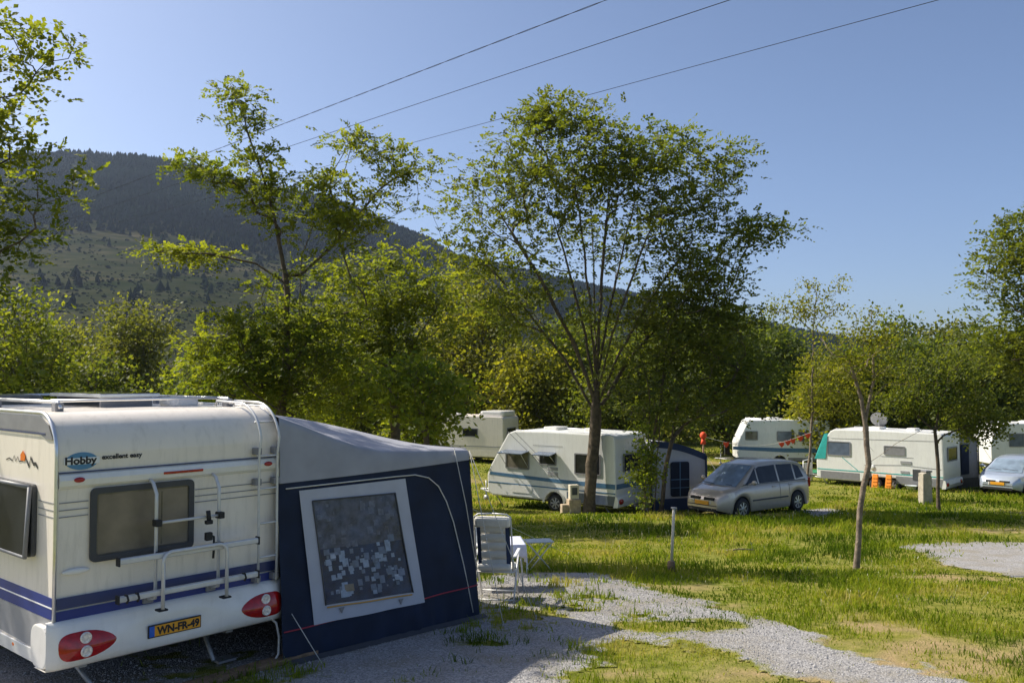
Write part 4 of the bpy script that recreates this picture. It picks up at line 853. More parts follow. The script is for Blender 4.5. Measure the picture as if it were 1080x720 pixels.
# ================================================================== TENT beside the near caravan
tn = thing('awning_tent', 'navy blue tent with grey roof and large framed window against the near caravan', 'tent', NO, NR)
def zr(t): return 2.60 - .10 * t - .44 * max(0, t) ** 1.9   # roof profile, t 0..1 outwards
def ze(t): return float(np.interp(t, [0, .12, .25, .38, .5, .7, 1], [2.59, 2.47, 2.32, 2.20, 2.13, 2.09, 2.05]))
X0, X1, YB = 2.262, 5.16, 2.9
def gl(x, y, dz=0):
    w = NO + Matrix.Rotation(NR, 3, 'Z') @ Vector((x, y, 0)); return gz(w.x, w.y) - NO.z + dz
def wx(x, z): return x + .05 * (x - X0) / (X1 - X0) * (1.9 - z) / 1.9
def wy(z): return -.06 - .16 * max(0, (1.88 - z)) / 1.9
sagz = lambda t: 1.86 + .05 * t - .012 * math.sin(PI * t)
def roof(u, v):
    t = u; x = X0 + (X1 - X0) * t
    if v < .3:
        s = v / .3; zb = sagz(t); zt = ze(t) - .015; return (x, -.075 + .035 * s * s * s, zb + (zt - zb) * s)
    s = (v - .3) / .7; y = -.035 + (YB + .035) * s; q = min(1, (y + .035) / 1.5); q = q * q * (3 - 2 * q) * .6 + q * .4; return (x, y, ze(t) + (zr(t) - ze(t)) * q)
mkobj('roof', MB().grid(roof, 26, 34), M['canvasgrey'], tn)
# valance edge of the roof on the outer side
mkobj('valance', MB().grid(lambda u, v: (X1 + .012 + .012 * v, .0 + YB * u, zr(1) - .16 * v), 10, 2), M['canvasgrey'], tn)
def side(u, v):
    t = u; x = X0 - .02 + (X1 - X0 + .02) * t; zt = sagz(t) + .01; zb = gl(x, -.2, .02); z = zt + (zb - zt) * v
    w = .012 * math.sin(t * 23 + v * 3) * v + .02 * math.sin(t * 7 + 1) * v * v + .016 * math.sin(t * 60 + 3 * math.sin(t * 9)) * max(0, v - .80) * 5 + (.006 * math.sin(t * 41 + v * 6) + .005 * math.sin(v * 9 - t * 16)) * (1 if t > .74 or t < .12 else .25)
    return (wx(x, z), wy(z) + w, z)
mkobj('side_wall', MB().grid(side, 60, 30), M['canvas'], tn)
mkobj('front_wall', MB().grid(lambda u, v: (wx(X1, 0) - .04 * (1 - v) + .01 * math.sin(u * 20) * v, -.06 - .14 * v * (1 - u) + (YB + .06) * u, (zr(1) - .05) + (gl(X1, YB * u, .02) - zr(1) + .05) * v), 30, 16), M['canvas'], tn)
mkobj('back_wall', MB().grid(lambda u, v: (X0 + (X1 - X0) * u, YB, zr(u) + (gl(X0 + (X1 - X0) * u, YB, .02) - zr(u)) * v), 14, 10), M['canvas'], tn)
def onwall(x, z, d=.004):
    t = (x - X0 + .02) / (X1 - X0 + .02); zt = sagz(t) + .01; zb = gl(x, -.2, .02); v = (z - zt) / (zb - zt); w = .012 * math.sin(t * 23 + v * 3) * v + .02 * math.sin(t * 7 + 1) * v * v
    return (wx(x, z), wy(z) + w - d, z)
# window frame: quad ring
FO = [(2.50, 1.765), (4.03, 1.765), (4.20, .27), (2.62, .32)]; FI = [(2.66, 1.64), (3.85, 1.61), (4.02, .42), (2.78, .50)]
def lerp2(a, b, t): return (a[0] + (b[0] - a[0]) * t, a[1] + (b[1] - a[1]) * t)
def quad(Q, u, v): return lerp2(lerp2(Q[0], Q[1], u), lerp2(Q[3], Q[2], u), v)
fr = MB(); N = 20
for s in range(4):
    def strip(u, v, s=s):
        a, b = FO[s], FO[(s + 1) % 4]; c, d = FI[s], FI[(s + 1) % 4]; p = lerp2(a, b, u); q = lerp2(c, d, u); r = lerp2(p, q, v); return onwall(r[0], r[1], .020)
    fr.grid(strip, N, 3)
wf = mkobj('window_frame', fr, M['canvaswhite'], tn)
cu = MB(); 
cu.grid(lambda u, v: onwall(*quad(FI, u, v * .47), .010), 24, 12, 0); cu.grid(lambda u, v: onwall(*quad(FI, u, .47 + v * .53), .0105), 24, 12, 1)
Rr = random.Random(4)
def patch(u0, u1, v0, v1, mi, d):
    cu.add([onwall(*quad(FI, u, v), d) for u, v in ((u0, v0), (u1, v0), (u1, v1), (u0, v1))], [(0, 1, 2, 3)], mi)
for k in range(75):
    u = Rr.uniform(.03, .92); v = Rr.uniform(.46, .90); s = Rr.choice([.02, .03, .04, .05, .065]); patch(u, u + s, v, v + s * Rr.uniform(.8, 1.3), Rr.choice([2, 2, 3, 3, 3]), .0118 + .00012 * k)
for u, v, s in ((.12, .52, .06), (.30, .66, .06), (.62, .56, .07), (.76, .45, .07), (.55, .70, .05), (.18, .88, .09), (.82, .80, .07), (.44, .60, .05)): patch(u, u + s, v, v + s * .8, 2, .023); patch(u + .05, u + s + .06, v - .05, v + .02, 4 if s > .085 else 3, .0235)
for k in range(70):
    u = Rr.uniform(.0, .94); v = Rr.uniform(0, .43); s = Rr.uniform(.03, .07); patch(u, u + s, v, v + s, Rr.choice([0, 5, 5]), .0118 + .00012 * k)
mkobj('printed_curtain', cu, [M['sheer'], M['sheerd'], M['sq1'], M['sq2'], M['sq3'], M['squ']], wf)
mkobj('clear_pane', MB().grid(lambda u, v: onwall(*quad([(a[0] + .0, a[1]) for a in FI], u, v), .026 + .006 * math.sin(u * 9) * math.sin(v * 7)), 16, 16), clearmat('clear_vinyl', .95), wf)
for a, b in ((0, 1), (1, 2), (3, 0)): mkobj('zip_line', MB().tube([onwall(*lerp2(FI[a], FI[b], i / 16), .03) for i in range(17)], .008, 5), M['dgrey'], wf)
mkobj('ochre_binding', MB().tube([onwall(*lerp2((2.80, .475), (4.0, .40), i / 16), .03) for i in range(17)], .009, 5), M['ochre'], wf)
for x, z in ((3.0, .46), (3.85, .40)): mkobj('hanging_toggle', MB().prism([(x - .035, z - .02), (x + .035, z - .02), (x, z - .085)], 'y', onwall(x, z)[1] - .036, onwall(x, z)[1] - .03), M['mgrey'], wf)
mkobj('red_piping', MB().tube([onwall(X0 + (X1 - X0) * i / 40, .315 - .01 * i / 40, .006) for i in range(41)], .009, 5), M['redpipe'], tn)
zp = [(2.34, 1.80), (3.1, 1.80), (3.9, 1.80), (4.2, 1.795), (4.42, 1.74), (4.58, 1.62), (4.70, 1.42), (4.80, 1.15), (4.92, .6), (5.04, -.02)]
mkobj('cream_piping', MB().tube([onwall(a, b, .010) for a, b in zp], .008, 5), M['piping'], tn)
mkobj('mud_flap', MB().grid(lambda u, v: (X0 + (X1 + .1 - X0) * u, wy(0) - .02 - .08 * v, gl(X0 + (X1 - X0) * u, -.3, .05 - .03 * v)), 24, 2), M['dgrey'], tn)
cn = Vector((X1, -.07, 2.03))
def guy(lx, ly, top=cn):
    e = Vector((lx, ly, gl(lx, ly, .01))); mkobj('guy_rope', MB().tube([top, e], .005, 5), M['rope'], tn); mkobj('tent_peg', MB().tube([e + Vector((0, 0, .05)), e + Vector((-.02, .02, -.12))], .008, 5), M['steel'], tn)
def tolocal(w): return Matrix.Rotation(-NR, 3, 'Z') @ (Vector(w) - NO)
for uv in ((566, 653), (531, 660)): l = tolocal(G(*uv)); guy(l.x, l.y)
l = tolocal(G(600, 585)); guy(l.x, l.y, Vector((X1, YB, 2.0)))
mkobj('storm_strap', MB().tube([(4.86, -.09, 2.08), onwall(5.02, 1.35, .03), onwall(5.16, .35, .03)], .006, 5), M['rope'], tn)
mkobj('guy_rope', MB().tube([(2.36, -.16, .5), (2.55, -.45, gl(2.55, -.45, .01))], .005, 5), M['rope'], tn)
mkobj('tent_pole', MB().tube([(X1 - .05, .0, .0 + gl(X1, 0)), (X1 - .05, .0, 1.98)], .016, 8).tube([(X1 - .05, YB - .05, gl(X1, YB)), (X1 - .05, YB - .05, 1.98)], .016, 8), M['steel'], tn)
# ================================================================== CHAIR, TABLE, STOOL
cp = G(524, 632); ch = thing('folding_chair', 'high camping chair with cream padded back and navy edges beside the tent corner', 'chair', cp, math.radians(-8))
def cpt(y0, z0, y1, z1, t): return (y0 + (y1 - y0) * t, z0 + (z1 - z0) * t)
bk = MB(); Y0_, Z0_, Y1_, Z1_ = -.20, .50, -.40, 1.25
for k in range(6):
    t0, t1 = k / 6 + .008, (k + 1) / 6 - .008
    def seg(u, v, t0=t0, t1=t1):
        y, z = cpt(Y0_, Z0_, Y1_, Z1_, t0 + (t1 - t0) * v); return (-.175 + .35 * u, y - .028 * math.sin(PI * v) ** .5 - .008, z)
    bk.grid(seg, 8, 6)
bk.grid(lambda u, v: (-.175 + .35 * u, cpt(Y0_, Z0_, Y1_, Z1_, v)[0] + .022, cpt(Y0_, Z0_, Y1_, Z1_, v)[1]), 4, 6)
mkobj('backrest', bk, M['lime'], ch)
for s in (-1, 1):
    mkobj('back_edging', MB().grid(lambda u, v, s=s: (s * (.175 + .06 * u), cpt(Y0_, Z0_, Y1_, Z1_, v * .86)[0] - .004 + .02 * u, cpt(Y0_, Z0_, Y1_, Z1_, v * .86)[1]), 3, 8), M['chairblue'], ch)
hd = MB(); hd.box(-.25, .25, -.05, .05, -.075, .075, 0, .035); ho = mkobj('head_cushion', hd, M['lime'], ch); ho.location = (0, -.405, 1.17); ho.rotation_euler = (.26, 0, 0)
se = MB(); se.box(-.25, .25, -.22, .27, .435, .49, 0, .022); mkobj('seat', se, M['lime'], ch)
lum = MB(); lum.box(-.24, .24, -.285, -.20, .48, .56, 0, .03); mkobj('lumbar_cushion', lum, M['lime'], ch)
for s in (-1, 1):
    mkobj('back_frame', MB().tube([(s * .26, -.18, .44), (s * .26, -.30, .9), (s * .255, -.42, 1.24), (s * .2, -.43, 1.28), (0, -.43, 1.29)], .012, 8), M['alug'], ch)
    mkobj('leg', MB().tube([(s * .285, .27, .64), (s * .285, -.02, .42), (s * .285, -.33, .012)], .0125, 8), M['alug'], ch)
    mkobj('leg', MB().tube([(s * .265, -.25, .62), (s * .265, .0, .38), (s * .265, .30, .012)], .0125, 8), M['alug'], ch)
    arm = MB(); arm.box(-.025, .025, -.24, .22, -.016, .016, 0, .012); ao = mkobj('armrest', arm, M['white'], ch); ao.location = (s * .29, .02, .67); ao.rotation_euler = (.06, 0, 0)
for y in (-.29, .26): mkobj('cross_bar', MB().tube([(-.27, y, .07), (.27, y, .07)], .011, 8), M['alug'], ch)
mkobj('seat_frame', MB().tube([(-.27, -.22, .44), (.27, -.22, .44), (.27, .28, .44), (-.27, .28, .44), (-.27, -.22, .44)], .012, 8), M['alug'], ch)
tb = Vector((-.38, 14.1, 0)); tb.z = gz(tb.x, tb.y); tt = thing('camping_table', 'camping table half covered by a lilac cloth, behind the padded chair', 'table', tb, math.radians(6))
mkobj('tabletop', MB().box(-.55, .55, -.35, .35, .70, .725, 0, .006), M['white'], tt)
for sx in (-1, 1):
    for sy in (-1, 1): mkobj('leg', MB().tube([(sx * .48, sy * .28, .70), (sx * .52, sy * .33, .0)], .013, 8), M['alug'], tt)
cl = MB()
def cf(u, v):
    x = -.1 + .78 * u; y = -.42 + .84 * v; ex = max(0, x - .56); ey = max(0, abs(y) - .36); z = .732
    if ex > 0: z -= ex * 2.4; x = .565 + .02 * math.sin(v * 17) * ex * 8
    if ey > 0: z -= ey * 3.0; y = math.copysign(.362 + .02 * math.sin(u * 15) * ey * 10, y)
    return (x, y, z)
cl.grid(cf, 26, 26); co = mkobj('tablecloth', cl, M['cloth']); co.location = tb; co.rotation_euler = (0, 0, math.radians(6)); tag(co, 'lilac-white cloth hanging over the right end of the camping table', 'tablecloth')
for i, (dx, dy, h, m, lab) in enumerate(((-.18, -.1, .22, 'bowl', 'pale plastic bottle on the camping table next to the tent wall'), (-.06, .05, .15, 'white', 'white mug-like jar on the camping table, right of the bottle'))):
    bo = mkobj('bottle' if i == 0 else 'jar', MB().lathe([(0, 0), (.035, .0), (.037, h * .6), (.03, h * .72), (.013, h * .82), (.013, h), (0, h)] if i == 0 else [(0, 0), (.04, 0), (.043, h * .8), (.04, h), (0, h)], 'z', 14), M[m]); bo.location = tb + Vector((dx, dy, .738)); tag(bo, lab, 'bottle' if i == 0 else 'jar')
sp_ = G(568, 600); so = thing('folding_stool', 'low folding stool with pale top and crossed legs right of the camping table', 'stool', sp_, math.radians(10))
mkobj('seat', MB().box(-.25, .25, -.17, .17, .50, .525, 0, .01), M['bowl'], so)
for y in (-.15, .15): mkobj('leg', MB().tube([(-.22, y, .50), (.2, y, .01)], .010, 8), M['alug'], so); mkobj('leg', MB().tube([(.22, y, .50), (-.2, y, .01)], .010, 8), M['alug'], so)
for x in (-.2, .2): mkobj('cross_bar', MB().tube([(x, -.15, .03), (x, .15, .03)], .009, 6), M['alug'], so)
# ================================================================== OTHER CARAVANS
def caravan(label, org, rz, L, W=2.2, H=2.28, nose=1.3, wins=(), wheely=2.2, bodym='vanwhite', stripes=(), rearwin=True, z0=.38, lines=(), nosez=1.1, twin=False, rl=True):
    c = thing('caravan', label, 'caravan', org, rz); zb = z0; zt = z0 + H; r = .18
    p = [(.03, zb), (0, zb + .5), (.03, zt - .2)] + arc(.2, zt - .18, .17, 170, 90, 4, .18) + [(L * .5, zt + .03), (L - nose, zt), (L - nose * .78, zt - .09), (L - .12, zb + nosez), (L, zb + nosez - .3), (L - .02, zb + .1), (L - .25, zb)]
    ws = [wheely] if not twin else [wheely - .36, wheely + .36]
    for y in sorted(ws, reverse=True): p += [(y + .37, zb)] + arc(y, .30, .38, 12, 168, 8)[1:-1] + [(y - .37, zb)] if not twin else []
    if twin: p += [(wheely + .75, zb), (wheely + .70, zb + .25), (wheely - .70, zb + .25), (wheely - .75, zb)]
    mkobj('body', MB().prism(p, 'x', 0, W, 0, .05, 2), M[bodym], c)
    mkobj('underfloor', MB().box(.15, W - .15, .2, L - .3, zb + .002, zb + .02).box(.3, W - .3, .3, L - .4, zb - .09, zb + .001), M['dgrey'], c)
    for y in ws: wheel(c, .13, y, .30, .17, 'steel'); wheel(c, W - .13, y, .30, .17, 'steel', 1)
    if not twin:
        ar = MB(); o = arc(wheely, .32, .45, -2, 182, 16); i_ = arc(wheely, .32, .37, -2, 182, 16)
        for k in range(16): ar.add([(-.025, *o[k]), (-.025, *o[k + 1]), (-.025, *i_[k + 1]), (-.025, *i_[k]), (-.001, *o[k]), (-.001, *o[k + 1])], [(0, 1, 2, 3), (0, 4, 5, 1)])
        mkobj('wheel_arch', ar, M['moulding'], c)
    for (m, pts) in stripes: mkobj('side_stripe', MB().prism(pts, 'x', -.007, -.001), M[m], c)
    for (pts, m, w_) in lines:
        q = MB()
        for k in range(len(pts) - 1): a, b = pts[k], pts[k + 1]; q.add([(-.009, a[0], a[1] - w_), (-.009, a[0], a[1] + w_), (-.009, b[0], b[1] + w_), (-.009, b[0], b[1] - w_)], [(0, 1, 2, 3)])
        mkobj('side_line', q, M[m], c)
    for (y0, y1, z0_, z1_, pm, flap) in wins:
        f = window(c, 'x', y0, y1, z0_, z1_, .045, 'mgrey', pm, 0, .05)
        if flap:
            mkobj('open_flap', MB().add([(-.03, y0 - .01, z1_), (-.03, y1 + .01, z1_), (-flap, y1 + .01, z1_ - .02 - .06), (-flap, y0 - .01, z1_ - .08), (-.03, y0 - .01, z1_ + .02), (-.03, y1 + .01, z1_ + .02), (-flap, y1 + .01, z1_ - .05), (-flap, y0 - .01, z1_ - .05)], [(0, 1, 2, 3), (7, 6, 5, 4), (0, 3, 7, 4), (1, 5, 6, 2), (3, 2, 6, 7)]), M['paneblue'], f)
            for y in (y0 + .05, y1 - .05): mkobj('stay', MB().tube([(-.03, y, z0_ + .1), (-flap + .03, y, z1_ - .06)], .01, 5), M['alu'], f)
    if rearwin: window(c, 'y', W * .22, W * .78, zb + 1.05, zb + 1.65, .05, 'mgrey', 'panedark')
    bp = mkobj('rear_bumper', MB().prism([(.02, zb + .32), (-.05, zb + .30), (-.09, zb + .12), (-.06, zb - .03), (.1, zb - .05)], 'x', -.01, W + .01, 0, .0), M['moulding'], c)
    if rl:
        for x in (.2, W - .2): mkobj('tail_light', MB().ell((x, -.085, zb + .14), .17, .03, .09, 14), M['red'], c)
    mkobj('roof_rail', MB().tube([(.07, .25, zt + .0), (.07, L - nose - .05, zt + .02)], .022, 6), M['alu'], c); mkobj('roof_rail', MB().tube([(W - .07, .25, zt), (W - .07, L - nose - .05, zt + .02)], .022, 6), M['alu'], c)
    for y, s in ((L * .25, .42), (L * .52, .6)): mkobj('roof_hatch', MB().prism(rrect(W / 2 - s * .6, W / 2 + s * .6, y, y + s, .08), 'z', zt - .01, zt + .13, 0, .03), M['moulding'], c)
    mkobj('drawbar', MB().tube([(.35, L - .1, zb - .02), (W / 2, L + 1.1, zb + .02)], .035, 6).tube([(W - .35, L - .1, zb - .02), (W / 2, L + 1.1, zb + .02)], .035, 6), M['steel'], c)
    mkobj('jockey_wheel', MB().tube([(W / 2 - .1, L + .8, zb + .35), (W / 2 - .1, L + .8, .12)], .025, 6).lathe([(0, -.03), (.1, -.03), (.1, .03), (0, .03)], 'x', 14, (W / 2 - .1, L + .8, .1)), M['steel'], c)
    for x, y in ((.25, .3), (W - .25, .3), (.25, L - .5), (W - .25, L - .5)): mkobj('corner_leg', MB().tube([(x, y + .3, zb), (x, y, .0)], .022, 6), M['steel'], c)
    return c, zb, zt
# middle caravan
o = Vector((3.33, 29.0, -1.60)); 
cA, zb, zt = caravan('white caravan with pale blue stripes and two window flaps propped open', o, math.radians(54.7), 5.15,
    wins=((.55, 1.55, 1.32, 2.02, 'panedark', 0), (2.25, 2.95, 1.55, 1.98, 'panedark', .42), (3.35, 4.35, 1.35, 1.98, 'pane', .5)), wheely=2.35, nose=1.15, nosez=1.0,
    stripes=(('steelblue', [(.03, .92), (.03, 1.08), (2.6, 1.12), (5.0, 1.2), (5.05, 1.10), (2.6, 1.0)]), ('steelblue', [(.03, .76), (.03, .80), (5.08, .86), (5.1, .82)]), ('paneblue', [(.03, .40), (.03, .70), (1.85, .72), (1.85, .40)])),
    lines=(([(4.25, 2.62), (3.3, 1.9), (2.4, 1.15)], 'stripegrey', .014), ([(3.95, 2.62), (3.1, 1.95), (2.1, 1.1)], 'stripegrey', .014), ([(2.0, 2.2), (3.2, 2.2)], 'mgrey', .008)))
mkobj('rear_stripe', MB().box(.03, 2.17, -.006, -.001, .92, 1.08), M['steelblue'], cA)
mkobj('locker_door', MB().prism(rrect(3.25, 4.1, .55, .80, .05), 'x', -.016, -.001), M['moulding'], cA); mkobj('vent_grille', MB().box(-.02, -.001, 2.2, 2.6, 1.22, 1.34), M['stripegrey'], cA); mkobj('vent_grille', MB().box(-.02, -.001, 2.2, 2.6, 1.40, 1.50), M['stripegrey'], cA)
mkobj('door', MB().box(2.2, 2.215, 1.5, 2.1, .45, 2.3), M['moulding'], cA)
# its striped tent
def tent(label, P1, P2, back, h1, h2, zs, wallm, trimm, mid):
    d = Vector((P2[0] - P1[0], P2[1] - P1[1], 0)); w = d.length; t = thing('awning_tent', label, 'tent', (P1[0], P1[1], zs), math.atan2(d.y, d.x))
    mkobj('roof', MB().grid(lambda u, v: (w * u, back * v, h1 + (h2 - h1) * u ** 1.5 + .05 * math.sin(PI * u)), 10, 8), M['canvasgrey'], t)
    mkobj('front_wall', MB().grid(lambda u, v: (w * u, -.01 - .05 * v, (h1 + (h2 - h1) * u ** 1.5 + .05 * math.sin(PI * u) - .2) * (1 - v) + .02), 14, 8), M[wallm], t)
    mkobj('eave_band', MB().grid(lambda u, v: (w * u, -.03, h1 + (h2 - h1) * u ** 1.5 + .05 * math.sin(PI * u) - .22 * v), 14, 2), M[trimm], t)
    mkobj('outer_wall', MB().grid(lambda u, v: (w, back * u, h2 * (1 - v) + .02), 8, 6), M[trimm], t); mkobj('inner_wall', MB().grid(lambda u, v: (0, back * u, h1 * (1 - v) + .02), 8, 6), M[wallm], t)
    mkobj('rear_wall', MB().grid(lambda u, v: (w * u, back, (h1 + (h2 - h1) * u) * (1 - v) + .02), 8, 6), M[wallm], t)
    mkobj('window_panel', MB().prism(mid, 'y', -.09, -.065), M['canvas'], t)
    mkobj('base_band', MB().grid(lambda u, v: (w * u, -.075, .42 * (1 - v) + .02), 8, 2), M[trimm], t)
    for u in (0, 1): mkobj('corner_piping', MB().tube([(w * u, -.09, .02), (w * u, -.05, h1 - .1 if u == 0 else h2 - .05)], .03, 6), M[trimm], t)
    mkobj('guy_rope', MB().tube([(w, -.03, h2 - .05), (w + .9, -.9, .0)], .008, 5), M['rope'], t)
    return t
pA1, pA2 = P(686, 500, 30.0), P(744, 500, 30.7)
zt_ = gz(pA1.x, pA1.y)
tA = tent('small pale tent with navy trim and navy window panel, attached behind the middle caravan', pA1, pA2, 3.2, 2.35, 1.88, zt_ - .05, 'canvaswhite', 'chairblue', rrect(.72, 1.42, .5, 1.65, .08))
mkobj('window_bars', MB().box(.72, 1.42, -.097, -.092, 1.05, 1.08).box(1.05, 1.08, -.097, -.092, .5, 1.65).box(.72, 1.42, -.097, -.092, .78, .80), M['steelblue'], tA)
# caravan with teal nose cover
o = Vector((17.9, 37.5, -2.08))
cB, zb, zt = caravan('white caravan with a teal cloth cover over its nose, wedges by its wheels', o, math.radians(47), 5.5, H=2.25,
    wins=((3.9, 5.0, 1.45, 2.1, 'paneblue', 0), (1.55, 2.45, 1.62, 2.02, 'mgrey', 0)), wheely=2.48, twin=True, nose=.85, nosez=1.35,
    stripes=(('mgrey', [(.03, .42), (.03, .74), (1.95, .74), (1.95, .42)]), ('mgrey', [(3.52, .42), (3.52, .74), (5.3, .74), (5.3, .42)]), ('teal', [(.03, .80), (.03, .84), (5.45, .84), (5.45, .80)]), ('dgrey', [(3.0, .58), (3.0, .86), (3.2, .90), (3.2, .6)])),
    lines=(([(.1, 1.14), (1.6, 1.22), (3.3, 1.12)], 'stripegrey', .012), ([(4.3, 1.4), (3.6, .86)], 'teal', .02), ([(3.3, 2.2), (2.9, 1.75)], 'stripegrey', .012), ([(.3, 2.3), (4.8, 2.22)], 'stripegrey', .01), ([(1.2, 1.55), (2.6, 1.55)], 'stripegrey', .01)))
mkobj('service_hatch', MB().box(-.02, -.001, .55, 1.25, .62, 1.08), M['dgrey'], cB); mkobj('round_vent', MB().ell((-.02, 2.95, 1.05), .03, .11, .11), M['white'], cB); mkobj('vent_grille', MB().box(-.02, -.001, 1.3, 1.75, 1.28, 1.4), M['stripegrey'], cB); mkobj('vent_grille', MB().box(-.02, -.001, 1.4, 1.75, .88, .98), M['stripegrey'], cB)
tc_ = MB(); tc_.add([(-.03, 5.42, 1.55), (-.03, 4.95, 2.35), (-.03, 5.05, 1.3), (.0, 5.58, 1.25), (2.2, 5.0, 2.35), (2.2, 5.58, 1.25), (-.02, 5.1, 2.42)], [(0, 1, 2), (3, 0, 2), (3, 0, 1, 6), (3, 6, 4, 5)])
tg_ = mkobj('nose_cover', tc_, M['teal'], cB)
sd = thing('satellite_dish', 'grey satellite dish on the roof of the caravan with the teal cover', 'satellite dish', cB.matrix_world @ Vector((0, 0, 0)), 0)
sd.location = o + Matrix.Rotation(math.radians(47), 3, 'Z') @ Vector((1.2, 3.1, zt + .03)); dm = MB().lathe([(0, .08), (.15, .065), (.28, .03), (.36, 0), (.36, .012), (.28, .042), (.15, .077), (0, .092)], 'y', 20); do = mkobj('dish', dm, M['stripegrey'], sd); do.location = (0, 0, .42); do.rotation_euler = (.5, 0, -.6)
mkobj('mast', MB().tube([(0, 0, 0), (0, 0, .42)], .02, 6), M['steel'], sd)
Rb = Matrix.Rotation(math.radians(47), 3, 'Z')
for i, (yy_, lab) in enumerate(((2.78, 'left one of two orange wedges by the wheels of the caravan with teal cover'), (2.2, 'right one of two orange wedges by the wheels of the caravan with teal cover'))):
    p = o + Rb @ Vector((-.22, yy_, 0)); w_ = mkobj('levelling_wedge', MB().prism([(-.13, 0), (.13, 0), (.11, .58), (-.11, .58)], 'x', -.05, .05, 0, .01).box(-.075, -.05, -.09, .09, .1, .13).box(-.075, -.05, -.09, .09, .25, .28).box(-.075, -.05, -.09, .09, .4, .43), M['orange']); w_.location = (p.x, p.y, gz(p.x, p.y) + .02); w_.rotation_euler = (0, .18, math.radians(47)); tag(w_, lab, 'wedge', 'orange wedges by the caravan wheels')
p = o + Rb @ Vector((-.35, 1.2, 0)); bw = mkobj('bowl', MB().lathe([(0, 0), (.16, .0), (.24, .16), (.26, .17), (.22, .16), (.14, .03), (0, .03)], 'z', 18), M['bowl']); bw.location = (p.x, p.y, gz(p.x, p.y) + .05); tag(bw, 'pale plastic washing-up bowl on the grass under the caravan with the teal cover', 'bowl')
pB1, pB2 = P(1009, 500, 39.3), P(1031, 500, 39.9); 
tB = tent('narrow dark grey tent behind the caravan with the teal cover, beside the blue-silver car', pB1, pB2, 3.0, 2.35, 2.15, gz(pB1.x, pB1.y), 'mgrey', 'dgrey', rrect(.2, .7, .6, 1.9, .05))
# flag caravan far behind
o = P(877, 480, 49.2); o.z = gz(o.x, o.y) - .05
cC, zb, zt = caravan('white caravan with dark blue stripe seen behind the string of orange pennants', o, math.radians(84), 5.0, H=2.2,
    wins=((.7, 1.75, 1.45, 2.0, 'paneblue', 0), (1.95, 2.9, 1.45, 2.0, 'paneblue', 0), (3.9, 4.6, 1.5, 2.0, 'pane', 0)), wheely=2.75, nose=.7, nosez=1.2,
    stripes=(('steelblue', [(.03, .85), (.03, 1.08), (2.5, 1.08), (5.25, 1.15), (5.25, .98), (2.5, .85)]), ('mgrey', [(.03, .40), (.03, .56), (2.3, .56), (2.3, .40)]), ('mgrey', [(3.2, .40), (3.2, .56), (5.2, .56), (5.2, .40)])))
# shaded cream caravan far left
o = P(531, 470, 51.0); o.z = gz(o.x, o.y) - .0
cD, zb, zt = caravan('plain cream caravan in the shade behind the tent roof, mostly hidden by leaves', o, math.radians(66), 6.2, H=2.3, wins=((1.6, 2.6, 1.5, 2.0, 'panedark', 0), (4., 5., 1.5, 2.0, 'panedark', 0)), wheely=2.6, bodym='van', nose=.8, nosez=1.2, stripes=(('stripegrey', [(.03, .95), (.03, 1.0), (6.1, 1.0), (6.1, .95)]),))
mkobj('roof_box', MB().prism(rrect(.2, 2.0, .1, 1.6, .2), 'z', zt, zt + .3, 0, .08), M['moulding'], cD)
# right edge caravan
o = P(1052, 486, 46.0); o.z = gz(o.x, o.y) - .02
cE, zb, zt = caravan('cream caravan cut off by the right edge of the picture, with a bright framed window', o + Vector((5.6, .4, 0)), math.radians(88), 5.6, H=2.15, wins=((3.9, 4.7, 1.35, 2.05, 'paneblue', 0), (1.2, 2.4, 1.35, 2.0, 'panedark', 0)), wheely=2.6, nose=.5, nosez=1.5)
